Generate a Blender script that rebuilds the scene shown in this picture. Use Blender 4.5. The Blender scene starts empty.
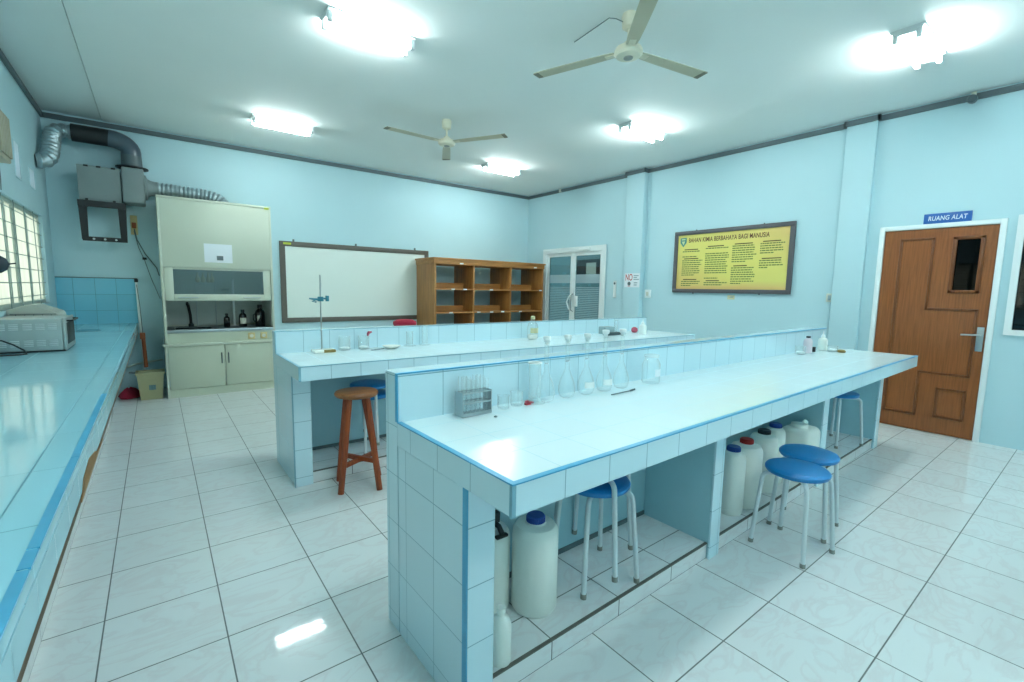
import bpy, bmesh, math, random
from mathutils import Vector, Matrix
random.seed(7)
PI = math.pi
S = bpy.context.scene
COL = S.collection

# ------------------------------------------------------------------ materials
def lin(h):
    h = h.lstrip('#')
    c = [int(h[i:i+2], 16)/255 for i in (0, 2, 4)]
    return tuple(x/12.92 if x <= .04045 else ((x+.055)/1.055)**2.4 for x in c) + (1,)

def newmat(name):
    m = bpy.data.materials.new(name); m.use_nodes = True
    nt = m.node_tree
    for n in list(nt.nodes): nt.nodes.remove(n)
    out = nt.nodes.new('ShaderNodeOutputMaterial')
    return m, nt, out

def N(nt, t, **kw):
    n = nt.nodes.new(t)
    for k, v in kw.items():
        if hasattr(n, k): setattr(n, k, v)
        else: n.inputs[k].default_value = v
    return n

def math_(nt, op, a, b=None, c=None):
    n = nt.nodes.new('ShaderNodeMath'); n.operation = op
    for i, v in enumerate((a, b, c)):
        if v is None: continue
        if isinstance(v, (int, float)): n.inputs[i].default_value = v
        else: nt.links.new(v, n.inputs[i])
    return n.outputs[0]

def mixc(nt, fac, a, b):
    n = nt.nodes.new('ShaderNodeMix'); n.data_type = 'RGBA'
    if isinstance(fac, (int, float)): n.inputs[0].default_value = fac
    else: nt.links.new(fac, n.inputs[0])
    for i, v in ((6, a), (7, b)):
        if isinstance(v, tuple): n.inputs[i].default_value = v
        else: nt.links.new(v, n.inputs[i])
    return n.outputs[2]

def pmat(name, col, rough=.5, metal=0., var=.06, scale=9., bump=0., spec=.5, coat=0., col2=None):
    """plain surface with a little procedural mottling"""
    m, nt, out = newmat(name)
    b = N(nt, 'ShaderNodeBsdfPrincipled')
    c = lin(col) if isinstance(col, str) else col
    d = lin(col2) if col2 else tuple(x*(1-var*2) for x in c[:3]) + (1,)
    tc = N(nt, 'ShaderNodeTexCoord')
    no = N(nt, 'ShaderNodeTexNoise'); no.inputs['Scale'].default_value = scale; no.inputs['Detail'].default_value = 5
    nt.links.new(tc.outputs['Object'], no.inputs['Vector'])
    nt.links.new(mixc(nt, no.outputs['Fac'], c, d), b.inputs['Base Color'])
    b.inputs['Roughness'].default_value = rough; b.inputs['Metallic'].default_value = metal
    b.inputs['Specular IOR Level'].default_value = spec
    b.inputs['Coat Weight'].default_value = coat
    if bump:
        bp = N(nt, 'ShaderNodeBump'); bp.inputs['Strength'].default_value = bump; bp.inputs['Distance'].default_value = .002
        nt.links.new(no.outputs['Fac'], bp.inputs['Height']); nt.links.new(bp.outputs[0], b.inputs['Normal'])
    nt.links.new(b.outputs[0], out.inputs[0])
    return m

def tilemat(name, col, joint, tw, th, ou=0., ov=0., jw=.003, rough=.16, var=.05, vein=None, spec=.5):
    m, nt, out = newmat(name)
    b = N(nt, 'ShaderNodeBsdfPrincipled')
    uv = N(nt, 'ShaderNodeUVMap'); uv.uv_map = 'UVMap'
    sp = N(nt, 'ShaderNodeSeparateXYZ'); nt.links.new(uv.outputs[0], sp.inputs[0])
    fs, ids = [], []
    for o, t, off in ((sp.outputs[0], tw, ou), (sp.outputs[1], th, ov)):
        q = math_(nt, 'DIVIDE', math_(nt, 'SUBTRACT', o, off), t)
        fr = math_(nt, 'FRACT', q)
        d = math_(nt, 'MULTIPLY', math_(nt, 'SUBTRACT', .5, math_(nt, 'ABSOLUTE', math_(nt, 'SUBTRACT', fr, .5))), t)
        fs.append(d); ids.append(math_(nt, 'FLOOR', q))
    mn = math_(nt, 'MINIMUM', fs[0], fs[1])
    ln = N(nt, 'ShaderNodeMapRange'); ln.interpolation_type = 'SMOOTHSTEP'
    ln.inputs[1].default_value = jw*.35; ln.inputs[2].default_value = jw*.75; ln.inputs[3].default_value = 1; ln.inputs[4].default_value = 0
    nt.links.new(mn, ln.inputs[0])
    cb = N(nt, 'ShaderNodeCombineXYZ'); nt.links.new(ids[0], cb.inputs[0]); nt.links.new(ids[1], cb.inputs[1])
    wn = N(nt, 'ShaderNodeTexWhiteNoise'); nt.links.new(cb.outputs[0], wn.inputs['Vector'])
    c = lin(col); c2 = tuple(x*(1-var*2) for x in c[:3]) + (1,)
    base = mixc(nt, wn.outputs['Value'], c, c2)
    if vein:
        va = N(nt, 'ShaderNodeVectorMath'); va.operation = 'MULTIPLY_ADD'
        nt.links.new(wn.outputs['Color'], va.inputs[0]); va.inputs[1].default_value = (7, 7, 7)
        nt.links.new(uv.outputs[0], va.inputs[2])
        mp = N(nt, 'ShaderNodeMapping'); mp.inputs['Scale'].default_value = (3.2, 7., 1); mp.inputs['Rotation'].default_value = (0, 0, .25)
        nt.links.new(va.outputs[0], mp.inputs[0])
        no = N(nt, 'ShaderNodeTexNoise'); no.inputs['Scale'].default_value = 1.; no.inputs['Detail'].default_value = 7; no.inputs['Distortion'].default_value = 1.6
        nt.links.new(mp.outputs[0], no.inputs['Vector'])
        d = math_(nt, 'ABSOLUTE', math_(nt, 'SUBTRACT', no.outputs['Fac'], .5))
        r = N(nt, 'ShaderNodeMapRange'); r.inputs[1].default_value = 0; r.inputs[2].default_value = .06; r.inputs[3].default_value = .38; r.inputs[4].default_value = 0
        nt.links.new(d, r.inputs[0])
        base = mixc(nt, r.outputs[0], base, lin(vein))
    nt.links.new(mixc(nt, ln.outputs[0], base, lin(joint)), b.inputs['Base Color'])
    rr = N(nt, 'ShaderNodeMapRange'); rr.inputs[3].default_value = rough; rr.inputs[4].default_value = .7
    nt.links.new(ln.outputs[0], rr.inputs[0]); nt.links.new(rr.outputs[0], b.inputs['Roughness'])
    b.inputs['Specular IOR Level'].default_value = spec
    bp = N(nt, 'ShaderNodeBump'); bp.inputs['Strength'].default_value = .5; bp.inputs['Distance'].default_value = .001; bp.invert = True
    nt.links.new(ln.outputs[0], bp.inputs['Height']); nt.links.new(bp.outputs[0], b.inputs['Normal'])
    nt.links.new(b.outputs[0], out.inputs[0])
    return m

def woodmat(name, c1, c2, axis='Z', scale=6., rough=.4, stretch=14.):
    m, nt, out = newmat(name)
    b = N(nt, 'ShaderNodeBsdfPrincipled'); b.inputs['Roughness'].default_value = rough
    tc = N(nt, 'ShaderNodeTexCoord'); mp = N(nt, 'ShaderNodeMapping')
    s = [stretch]*3; s['XYZ'.index(axis)] = .7
    mp.inputs['Scale'].default_value = s
    nt.links.new(tc.outputs['Object'], mp.inputs[0])
    no = N(nt, 'ShaderNodeTexNoise'); no.inputs['Scale'].default_value = scale; no.inputs['Detail'].default_value = 8; no.inputs['Distortion'].default_value = .5
    nt.links.new(mp.outputs[0], no.inputs['Vector'])
    cr = N(nt, 'ShaderNodeValToRGB'); cr.color_ramp.elements[0].position = .32; cr.color_ramp.elements[1].position = .68
    cr.color_ramp.elements[0].color = lin(c2); cr.color_ramp.elements[1].color = lin(c1)
    nt.links.new(no.outputs['Fac'], cr.inputs[0]); nt.links.new(cr.outputs[0], b.inputs['Base Color'])
    nt.links.new(b.outputs[0], out.inputs[0])
    return m

def glassmat(name, tint='#F4FAFA', gloss=.9, ior=1.45, rough=.02, body=0., white_sheen=0.):
    """thin clear glass: see-through with a fresnel reflection"""
    m, nt, out = newmat(name)
    t = N(nt, 'ShaderNodeBsdfTransparent'); t.inputs[0].default_value = lin(tint)
    g = N(nt, 'ShaderNodeBsdfGlossy'); g.inputs['Roughness'].default_value = rough; g.inputs[0].default_value = (gloss, gloss, gloss, 1)
    f = N(nt, 'ShaderNodeLayerWeight'); f.inputs[0].default_value = .5
    mx = N(nt, 'ShaderNodeMixShader')
    nt.links.new(math_(nt, 'MULTIPLY_ADD', math_(nt, 'POWER', f.outputs[1], 4.), .55, .035+body), mx.inputs[0]); nt.links.new(t.outputs[0], mx.inputs[1]); nt.links.new(g.outputs[0], mx.inputs[2])
    if white_sheen:
        df = N(nt, 'ShaderNodeBsdfDiffuse'); df.inputs[0].default_value = (.92, .95, .95, 1)  # white diffuse mixed in, strongest at the rims, standing in for highlights
        m3 = N(nt, 'ShaderNodeMixShader'); nt.links.new(math_(nt, 'MULTIPLY_ADD', math_(nt, 'POWER', f.outputs[1], 2.), .25, white_sheen), m3.inputs[0])
        nt.links.new(mx.outputs[0], m3.inputs[1]); nt.links.new(df.outputs[0], m3.inputs[2]); mx = m3
    nt.links.new(mx.outputs[0], out.inputs[0])
    return m

def emitmat(name, col, s):
    m, nt, out = newmat(name)
    e = N(nt, 'ShaderNodeEmission'); e.inputs[0].default_value = lin(col); e.inputs[1].default_value = s
    nt.links.new(e.outputs[0], out.inputs[0])
    return m

def frostmat(name, col, tr=.75):
    m, nt, out = newmat(name)
    t = N(nt, 'ShaderNodeBsdfTranslucent'); t.inputs[0].default_value = lin(col)
    d = N(nt, 'ShaderNodeBsdfDiffuse'); d.inputs[0].default_value = lin(col)
    tc = N(nt, 'ShaderNodeTexCoord'); no = N(nt, 'ShaderNodeTexNoise'); no.inputs['Scale'].default_value = 5
    mp = N(nt, 'ShaderNodeMapping'); mp.inputs['Scale'].default_value = (1, 5, .6)
    nt.links.new(tc.outputs['Object'], mp.inputs[0]); nt.links.new(mp.outputs[0], no.inputs['Vector'])
    cc = mixc(nt, no.outputs['Fac'], lin(col), tuple(x*.72 for x in lin(col)[:3])+(1,))
    nt.links.new(cc, t.inputs[0]); nt.links.new(cc, d.inputs[0])
    mx = N(nt, 'ShaderNodeMixShader'); mx.inputs[0].default_value = 1-tr
    nt.links.new(t.outputs[0], mx.inputs[1]); nt.links.new(d.outputs[0], mx.inputs[2]); nt.links.new(mx.outputs[0], out.inputs[0])
    return m

def banded_glass(name):
    """dark door glass with an etched frosted film: one wide band, then fine lines below"""
    m, nt, out = newmat(name)
    tc = N(nt, 'ShaderNodeTexCoord'); sp = N(nt, 'ShaderNodeSeparateXYZ'); nt.links.new(tc.outputs['Object'], sp.inputs[0])
    z = sp.outputs[2]
    band = math_(nt, 'MULTIPLY', math_(nt, 'GREATER_THAN', z, 1.54), math_(nt, 'LESS_THAN', z, 1.70))
    fr = math_(nt, 'FRACT', math_(nt, 'MULTIPLY', z, 30.))
    fine = math_(nt, 'MULTIPLY', math_(nt, 'GREATER_THAN', fr, .42), math_(nt, 'LESS_THAN', z, 1.465))
    fac = math_(nt, 'ADD', math_(nt, 'MULTIPLY', band, .5), math_(nt, 'MULTIPLY', fine, .36))
    t = N(nt, 'ShaderNodeBsdfTransparent'); t.inputs[0].default_value = (.55, .68, .68, 1)
    g = N(nt, 'ShaderNodeBsdfGlossy'); g.inputs['Roughness'].default_value = .03
    f = N(nt, 'ShaderNodeLayerWeight'); f.inputs[0].default_value = .5
    mx = N(nt, 'ShaderNodeMixShader'); nt.links.new(math_(nt, 'MULTIPLY_ADD', math_(nt, 'POWER', f.outputs[1], 4.), .55, .06), mx.inputs[0]); nt.links.new(t.outputs[0], mx.inputs[1]); nt.links.new(g.outputs[0], mx.inputs[2])
    d = N(nt, 'ShaderNodeBsdfDiffuse'); d.inputs[0].default_value = lin('#CBE0E6')
    m2 = N(nt, 'ShaderNodeMixShader'); nt.links.new(fac, m2.inputs[0]); nt.links.new(mx.outputs[0], m2.inputs[1]); nt.links.new(d.outputs[0], m2.inputs[2])
    nt.links.new(m2.outputs[0], out.inputs[0])
    return m

WALLC = '#7FC6D8'
M = {}
M['wall'] = pmat('painted_wall', '#BAD9E0', .55, var=.025, scale=2.5, bump=.05, spec=.3)
M['ceil'] = pmat('ceiling_board', '#E8EEEC', .7, var=.03, scale=1.2, spec=.2)
M['trim'] = pmat('grey_cornice', '#5C6B70', .6)
M['floor'] = tilemat('floor_tile', '#E4E8E8', '#6E7472', .4, .4, 0., 0., jw=.0048, rough=.045, var=.02, vein='#D6CECF', spec=.3)
M['bench_tile'] = tilemat('bench_tile', '#CEE9F2', '#7FA9B6', .2, .2, 0., .066, jw=.0032, rough=.1, var=.02)
M['bench_end'] = tilemat('bench_end_tile', '#CEE9F2', '#7FA9B6', .215, .2, .0, .066, jw=.0032, rough=.1, var=.02)
M['apron'] = tilemat('apron_tile', '#CEE9F2', '#7FA9B6', .2, .2, 0., .69, jw=.0032, rough=.1, var=.02)
M['bench_top'] = tilemat('bench_top_tile', '#DCEEF2', '#A9CBD4', .2, .2, 0., 0., jw=.0028, rough=.2, var=.012, spec=.35)
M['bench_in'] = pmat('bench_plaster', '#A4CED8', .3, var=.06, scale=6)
M['counter_top'] = tilemat('counter_top_tile', '#98D0E0', '#5C98AA', .4, .4, -.055, .12, jw=.004, rough=.09, var=.03)
M['counter_face'] = tilemat('counter_face_tile', '#98CCDA', '#5E8F9C', .2, .2, -.04, .066, jw=.004, rough=.15, var=.03)
M['splash'] = tilemat('backsplash_tile', '#7CC6DC', '#4F8C9E', .2, .2, .05, .052, jw=.004, rough=.12, var=.03)
M['blue'] = pmat('blue_edge_strip', '#4CACD6', .35, var=.12, scale=14)
M['greyblue'] = pmat('grout_edge', '#7FB2C4', .5, var=.1, scale=14)
M['darkline'] = pmat('dark_grout', '#4A5552', .7, var=.15, scale=20)
M['nosing'] = pmat('grimy_nosing', '#6E6E66', .7, var=.2, scale=20)
M['skirt'] = pmat('dark_skirting', '#66787C', .6, var=.2, scale=20)
M['batten'] = pmat('raw_brown_board', '#5E4E3A', .8, var=.2, scale=12)
M['raw'] = pmat('bare_brown_board', '#8E6A3E', .8, var=.15, scale=12)
M['white'] = pmat('white_paint', '#E4ECEC', .45, var=.02)
M['whitep'] = pmat('white_plastic', '#E9EFEE', .35, var=.02)
M['hdpe'] = pmat('milky_plastic', '#EDF2EA', .4, var=.05, scale=5)
M['cream'] = pmat('cream_laminate', '#C6CDBC', .4, var=.03, scale=3)
M['cream2'] = pmat('cream_laminate_door', '#BEC6B2', .4, var=.03, scale=3)
M['hoodin'] = pmat('hood_lining', '#C2CAC4', .35, var=.08, scale=4)
M['steel'] = pmat('steel', '#B9C2C4', .3, 1., var=.05)
M['chrome'] = pmat('chrome', '#D5DADC', .12, 1., var=.02)
M['alu'] = pmat('aluminium_foil', '#B4C4CA', .35, .75, var=.12, scale=30, bump=.2)
M['grey'] = pmat('grey_enamel', '#7C8B8C', .5, var=.06)
M['greyd'] = pmat('dark_grey_enamel', '#55656A', .45, var=.08)
M['pipe'] = pmat('grey_pvc', '#4A5A66', .3, var=.08)
M['black'] = pmat('black_plastic', '#14181A', .45, var=.1)
M['ironb'] = pmat('black_iron', '#12191D', .5, var=.1)
M['bottle'] = pmat('dark_bottle', '#0F1215', .15, var=.1)
M['label'] = pmat('paper_label', '#D8D8C8', .6, var=.05)
M['paper'] = pmat('white_paper', '#E3E9EE', .6, var=.02)
M['sticker'] = pmat('yellow_green_sticker', '#B9C43C', .6)
M['board'] = pmat('whiteboard', '#E2EBE4', .22, var=.02, scale=2)
M['boardf'] = pmat('whiteboard_frame', '#5E5A52', .5, var=.08)
M['shelf'] = woodmat('shelf_wood', '#B98246', '#9A6632', 'X', 3., .45, 8.)
M['shelfv'] = woodmat('shelf_wood_upright', '#AC783E', '#8A5A2A', 'Z', 3., .45, 8.)
M['door'] = woodmat('door_veneer', '#94562A', '#7A441C', 'Z', 5., .35, 16.)
M['doorm'] = woodmat('door_moulding_wood', '#7C451C', '#5E3012', 'Z', 5., .35, 16.)
M['stoolw'] = woodmat('stool_wood', '#9E4A20', '#7E3414', 'Z', 4., .4, 10.)
M['stoolt'] = woodmat('stool_seat_wood', '#98602F', '#7A4620', 'X', 4., .38, 10.)
M['seat'] = pmat('blue_plastic_seat', '#0A7EC0', .35, var=.06, scale=6)
M['tube'] = pmat('white_tube', '#D3DDE0', .35, var=.04)
M['rubber'] = pmat('grey_rubber', '#8C8F88', .7)
M['capb'] = pmat('blue_cap', '#17489A', .4)
M['capr'] = pmat('red_cap', '#C02A24', .4)
M['capd'] = pmat('dark_cap', '#15202C', .4)
M['glass'] = glassmat('lab_glass', '#FDFFFF', .95, 1.45, .04, .03, .05)
M['glass_s'] = glassmat('sash_glass', '#CCD6D2', .9, 1.5, .02, .10)
M['glass_d'] = glassmat('dark_glass', '#101C22', .35, 1.5, .02, .0)
M['glass_w'] = glassmat('window_glass', '#6C8088', .8, 1.5, .02, .02)
M['dglass'] = banded_glass('banded_door_glass')
M['frost'] = frostmat('frosted_cream_glass', '#E6E9DC')
M['barred'] = pmat('window_bars', '#7E9692', .5)
M['winframe'] = pmat('old_window_frame', '#B4C2B8', .5)
M['vent'] = frostmat('vent_pane', '#D5E2E6', .6)
M['beige'] = pmat('beige_metal', '#A8A48E', .5, var=.1)
M['oven'] = pmat('oven_grey', '#9AA8A8', .4, var=.04)
M['oven2'] = pmat('box_grey', '#A3ADA6', .45, var=.05)
M['slot'] = pmat('pressed_slot', '#C5CFCF', .4)
M['bin'] = pmat('bin_beige', '#A6A47E', .5, var=.05)
M['binlab'] = pmat('bin_label', '#2E5560', .6, var=.3, scale=60, col2='#7FA0A0')
M['red'] = pmat('red_plastic', '#C22A44', .4)
M['redc'] = pmat('crimson_cloth', '#B0173A', .8, var=.2, scale=20)
M['pink'] = pmat('dusty_red', '#B0445A', .5)
M['clip'] = pmat('red_clip', '#C2384A', .4)
M['orange'] = pmat('orange_handle', '#A8572E', .6)
M['yellowsock'] = pmat('yellowed_socket', '#D3C08A', .5)
M['fan'] = pmat('fan_enamel', '#DDD8C2', .4, var=.04)
M['fanb'] = pmat('fan_blade', '#C3BEA6', .45, var=.12, scale=5)
M['fant'] = pmat('fan_blade_tip', '#7F7C6C', .6, var=.1)
M['fanc'] = pmat('fan_badge', '#8E9088', .4)
M['fixture'] = pmat('fixture_enamel', '#D0D8D8', .4, var=.02)
M['lamp'] = emitmat('fluorescent_tube', '#F0FFFF', 34.)
M['lamp_dim'] = emitmat('fluorescent_tube_dim', '#F0FFFF', 19.)
M['lamp_mid'] = emitmat('fluorescent_tube_half_dim', '#F0FFFF', 26.)
M['teal'] = pmat('teal_clamp', '#2F7F92', .4, var=.1)
M['porcelain'] = pmat('porcelain_plate', '#EDEDE6', .2, var=.02)
M['rust'] = pmat('rust_patch', '#A08A4E', .8, var=.3, scale=40)
M['oil'] = pmat('yellow_label', '#D2D0A6', .5)
M['greyblk'] = pmat('grey_block', '#8EA6AA', .5)
M['slate'] = pmat('dark_slate', '#46585C', .6)
M['poster'] = None
M['posterf'] = pmat('poster_frame', '#58565A', .5, var=.06)
M['ink'] = pmat('poster_ink', '#6B7A3A', .7)
M['inkd'] = pmat('poster_dark_ink', '#4A3A1E', .7)
M['title'] = pmat('poster_title', '#5A2418', .6)
M['emb'] = pmat('emblem_teal', '#3E8A84', .5)
M['emby'] = pmat('emblem_pale', '#C9D9A0', .5)
M['signb'] = pmat('sign_blue', '#1C5CA6', .4)
M['signw'] = pmat('sign_white', '#E8F0F4', .4)
M['signr'] = pmat('sign_red', '#C23A36', .5)
M['signg'] = pmat('sign_grey', '#8FA6AC', .5)
M['wire'] = pmat('grey_cable', '#5E6D70', .6)
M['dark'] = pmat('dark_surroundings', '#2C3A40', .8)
M['hall'] = pmat('corridor_paint', '#7FA3A8', .8)
M['leaf'] = pmat('leaf_green', '#3E7A3A', .5, var=.2)
M['flower'] = pmat('pink_blossom', '#D24C86', .6)
M['bluishk'] = pmat('navy_knob', '#22323E', .5)

# yellow printed poster sheet: yellow with orange corners as printed
def posterprint():
    m, nt, out = newmat('poster_print')
    b = N(nt, 'ShaderNodeBsdfPrincipled'); b.inputs['Roughness'].default_value = .35
    uv = N(nt, 'ShaderNodeTexCoord'); sp = N(nt, 'ShaderNodeSeparateXYZ'); nt.links.new(uv.outputs['Generated'], sp.inputs[0])
    y, z = sp.outputs[1], sp.outputs[2]
    tr = math_(nt, 'SUBTRACT', z, y)                      # towards the upper right of the sheet
    bl = math_(nt, 'SUBTRACT', 1., math_(nt, 'MULTIPLY', z, 7.))
    w = N(nt, 'ShaderNodeTexNoise'); w.inputs['Scale'].default_value = 2.; nt.links.new(uv.outputs['Generated'], w.inputs['Vector'])
    a = N(nt, 'ShaderNodeMapRange'); a.inputs[1].default_value = .0; a.inputs[2].default_value = 1.1; nt.links.new(math_(nt, 'MAXIMUM', bl, math_(nt, 'SUBTRACT', math_(nt, 'ABSOLUTE', tr), .25)), a.inputs[0])
    f = math_(nt, 'MULTIPLY', a.outputs[0], math_(nt, 'ADD', w.outputs['Fac'], .3))
    nt.links.new(mixc(nt, f, lin('#DED274'), lin('#DAA070')), b.inputs['Base Color'])
    nt.links.new(b.outputs[0], out.inputs[0])
    return m
M['poster'] = posterprint()

# ------------------------------------------------------------------ geometry helpers
class MB:
    def __init__(s): s.bm = bmesh.new()
    def box(s, x0, x1, y0, y1, z0, z1, bev=0., seg=2):
        t = bmesh.new()
        r = bmesh.ops.create_cube(t, size=1.)
        for v in t.verts:
            v.co = Vector((x0+(v.co.x+.5)*(x1-x0), y0+(v.co.y+.5)*(y1-y0), z0+(v.co.z+.5)*(z1-z0)))
        if bev: bmesh.ops.bevel(t, geom=t.edges[:], offset=bev, segments=seg, profile=.5, affect='EDGES')
        s._add(t); return s
    def _add(s, t, mat=None):
        if mat is not None: t.transform(mat)
        bmesh.ops.recalc_face_normals(t, faces=t.faces[:])
        me = bpy.data.meshes.new('tmp'); t.to_mesh(me); t.free(); s.bm.from_mesh(me); bpy.data.meshes.remove(me)
    def lathe(s, prof, c=(0, 0, 0), seg=32, mat=None, close=True):
        """prof: list of (radius, z); revolved about z through c"""
        t = bmesh.new(); rings = []
        for r, z in prof:
            if r < 1e-6: rings.append([t.verts.new((0, 0, z))])
            else: rings.append([t.verts.new((r*math.cos(2*PI*i/seg), r*math.sin(2*PI*i/seg), z)) for i in range(seg)])
        for a, b in zip(rings, rings[1:]):
            for i in range(seg):
                j = (i+1) % seg
                if len(a) == 1 and len(b) == 1: continue
                if len(a) == 1: t.faces.new((a[0], b[i], b[j]))
                elif len(b) == 1: t.faces.new((a[i], a[j], b[0]))
                else: t.faces.new((a[i], a[j], b[j], b[i]))
        m = Matrix.Translation(Vector(c))
        if mat is not None: m = m @ mat
        s._add(t, m); return s
    def tube(s, path, r, seg=12, cap=True, radii=None):
        t = bmesh.new(); P_ = [Vector(p) for p in path]; rings = []
        n = len(P_); up = None
        for i, p in enumerate(P_):
            d = (P_[min(i+1, n-1)]-P_[max(i-1, 0)]).normalized()
            if up is None:
                up = Vector((0, 0, 1)) if abs(d.z) < .9 else Vector((1, 0, 0))
            a = d.cross(up).normalized(); b = a.cross(d).normalized(); up = b
            rr = radii[i] if radii else r
            rings.append([t.verts.new(p + (a*math.cos(2*PI*k/seg)+b*math.sin(2*PI*k/seg))*rr) for k in range(seg)])
        for a, b in zip(rings, rings[1:]):
            for i in range(seg): t.faces.new((a[i], a[(i+1) % seg], b[(i+1) % seg], b[i]))
        if cap:
            t.faces.new(rings[0][::-1]); t.faces.new(rings[-1])
        s._add(t); return s
    def prism(s, poly, axis, a, b, bev=0.):
        """poly: 2-D points in the plane normal to axis; extruded from a to b"""
        t = bmesh.new()
        def co(p, h):
            return {'X': (h, p[0], p[1]), 'Y': (p[0], h, p[1]), 'Z': (p[0], p[1], h)}[axis]
        A = [t.verts.new(co(p, a)) for p in poly]; B = [t.verts.new(co(p, b)) for p in poly]
        n = len(poly)
        t.faces.new(A); t.faces.new(B[::-1])
        for i in range(n): t.faces.new((A[i], A[(i+1) % n], B[(i+1) % n], B[i]))
        if bev: bmesh.ops.bevel(t, geom=t.edges[:], offset=bev, segments=2, profile=.5, affect='EDGES')
        s._add(t); return s
    def hull(s, pts):
        t = bmesh.new()
        for p in pts: t.verts.new(p)
        bmesh.ops.convex_hull(t, input=t.verts[:]); s._add(t); return s
    def build(s, name, mat, parent=None, flat=False, angle=35):
        me = bpy.data.meshes.new(name)
        uvl = s.bm.loops.layers.uv.new('UVMap')
        for f in s.bm.faces:
            n = f.normal; ax = max(range(3), key=lambda i: abs(n[i]))
            for l in f.loops:
                c = l.vert.co
                l[uvl].uv = (c.y, c.z) if ax == 0 else (c.x, c.z) if ax == 1 else (c.x, c.y)
            f.smooth = not flat
        s.bm.to_mesh(me); s.bm.free()
        if not flat: me.set_sharp_from_angle(angle=math.radians(angle))
        me.materials.append(mat)
        o = bpy.data.objects.new(name, me); COL.objects.link(o)
        if parent is not None: o.parent = parent
        return o

def tag(o, label=None, cat=None, group=None, kind=None):
    if label: o['label'] = label
    if cat: o['category'] = cat
    if group: o['group'] = group
    if kind: o['kind'] = kind
    return o
def empty(name, label, cat, loc=(0, 0, 0), rz=0., group=None):
    o = bpy.data.objects.new(name, None); COL.objects.link(o)
    o.location = loc; o.rotation_euler = (0, 0, rz); o.empty_display_size = .1
    return tag(o, label, cat, group)
def struct(o): o['kind'] = 'structure'; return o
def dup(root, loc, rz=0., label=None, group=None):
    r = root.copy(); COL.objects.link(r); r.location = loc; r.rotation_euler = (0, 0, rz)
    if label: r['label'] = label
    if group: r['group'] = group
    for ch in list(root.children):
        c = ch.copy(); COL.objects.link(c); c.parent = r
        for g in list(ch.children):
            d = g.copy(); COL.objects.link(d); d.parent = c
    return r
def arc(c, r, a0, a1, n, plane='XZ'):
    o = []
    for i in range(n+1):
        a = a0+(a1-a0)*i/n; u, v = r*math.cos(a), r*math.sin(a)
        o.append(Vector(c)+Vector({'XZ': (u, 0, v), 'XY': (u, v, 0), 'YZ': (0, u, v)}[plane]))
    return o
def text(name, body, size, mat, parent, loc, rot, ext=.0006, off=0., shear=0., sx=1., spacing=1., width=None):
    cu = bpy.data.curves.new(name, 'FONT'); cu.body = body; cu.size = size; cu.align_x = 'CENTER'; cu.align_y = 'CENTER'
    cu.extrude = ext; cu.offset = off; cu.shear = shear; cu.space_character = spacing
    tmp = bpy.data.objects.new(name+'_curve', cu); COL.objects.link(tmp); bpy.context.view_layer.update()
    me = bpy.data.meshes.new_from_object(tmp.evaluated_get(bpy.context.evaluated_depsgraph_get())); me.name = name
    bpy.data.objects.remove(tmp); bpy.data.curves.remove(cu)
    o = bpy.data.objects.new(name, me); COL.objects.link(o); me.materials.clear(); me.materials.append(mat)
    if width:
        xs = [v.co.x for v in me.vertices]; sx = width/(max(xs)-min(xs))
    o.parent = parent; o.location = loc; o.rotation_euler = rot; o.scale = (sx, 1, 1)
    return o

# ------------------------------------------------------------------ measured layout (metres; floor z = 0, x along the board wall, y towards it)
XL, XR, YB, YF, ZC = -1.10, 6.15, 5.276, -4.6, 3.347
ZT, ZS, ZP = .8866, .7933, 1.0776

# ------------------------------------------------------------------ the room
struct(MB().box(XL-.15, XR+.15, YF-.15, YB+.15, -.12, 0).build('floor', M['floor']))
struct(MB().box(XL-.15, XR+.15, YB, YB+.15, 0, ZC+.1).build('wall_back', M['wall']))
struct(MB().box(XL-.15, XR+.15, YF-.15, YF, 0, ZC+.1).build('wall_front', M['wall']))
# left wall with window opening, right wall with door/window openings
def wall_x(name, x0, x1, holes):
    m = MB(); ys = sorted({YF, YB} | {v for h in holes for v in h[:2]})
    for a, b in zip(ys, ys[1:]):
        hs = sorted([h for h in holes if h[0] <= a+1e-6 and h[1] >= b-1e-6], key=lambda h: h[2])
        z = 0.
        for h in hs:
            if h[2] > z: m.box(x0, x1, a, b, z, h[2])
            z = h[3]
        m.box(x0, x1, a, b, z, ZC+.1)
    o = m.build(name, M['wall']); return struct(o)
WIN_L = (-2.9, 4.80, 1.17, 2.11)
wall_x('wall_left', XL-.15, XL, [WIN_L, (3.72, 3.91, 2.345, 2.66), (4.33, 4.57, 2.355, 2.54)])
DD = (3.12, 4.70, 0., 2.17); DW = (-1.70, -.835, 0., 2.093); WR = (-3.3, -1.86, 1.11, 2.11)
wall_x('wall_right', XR, XR+.15, [DD, DW, WR])
struct(MB().box(-.563, XR+.15, YF-.15, YB+.15, ZC, ZC+.1).box(XL-.15, XR+.15, YF-.15, YB+.15, ZC+.1, ZC+.13).build('ceiling', M['ceil']))
struct(MB().box(XL-.15, -.57, YF-.15, YB+.15, ZC+.006, ZC+.1).build('trim_1', M['ceil']))['label'] = 'slightly recessed strip of ceiling board along the window wall'
# columns on the right wall
struct(MB().box(XR-.10, XR, 2.285, 2.63, 0, ZC, .004).build('wall_column', M['wall']))
struct(MB().box(XR-.06, XR, -.68, -.40, 0, ZC, .004).build('wall_column', M['wall']))
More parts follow.
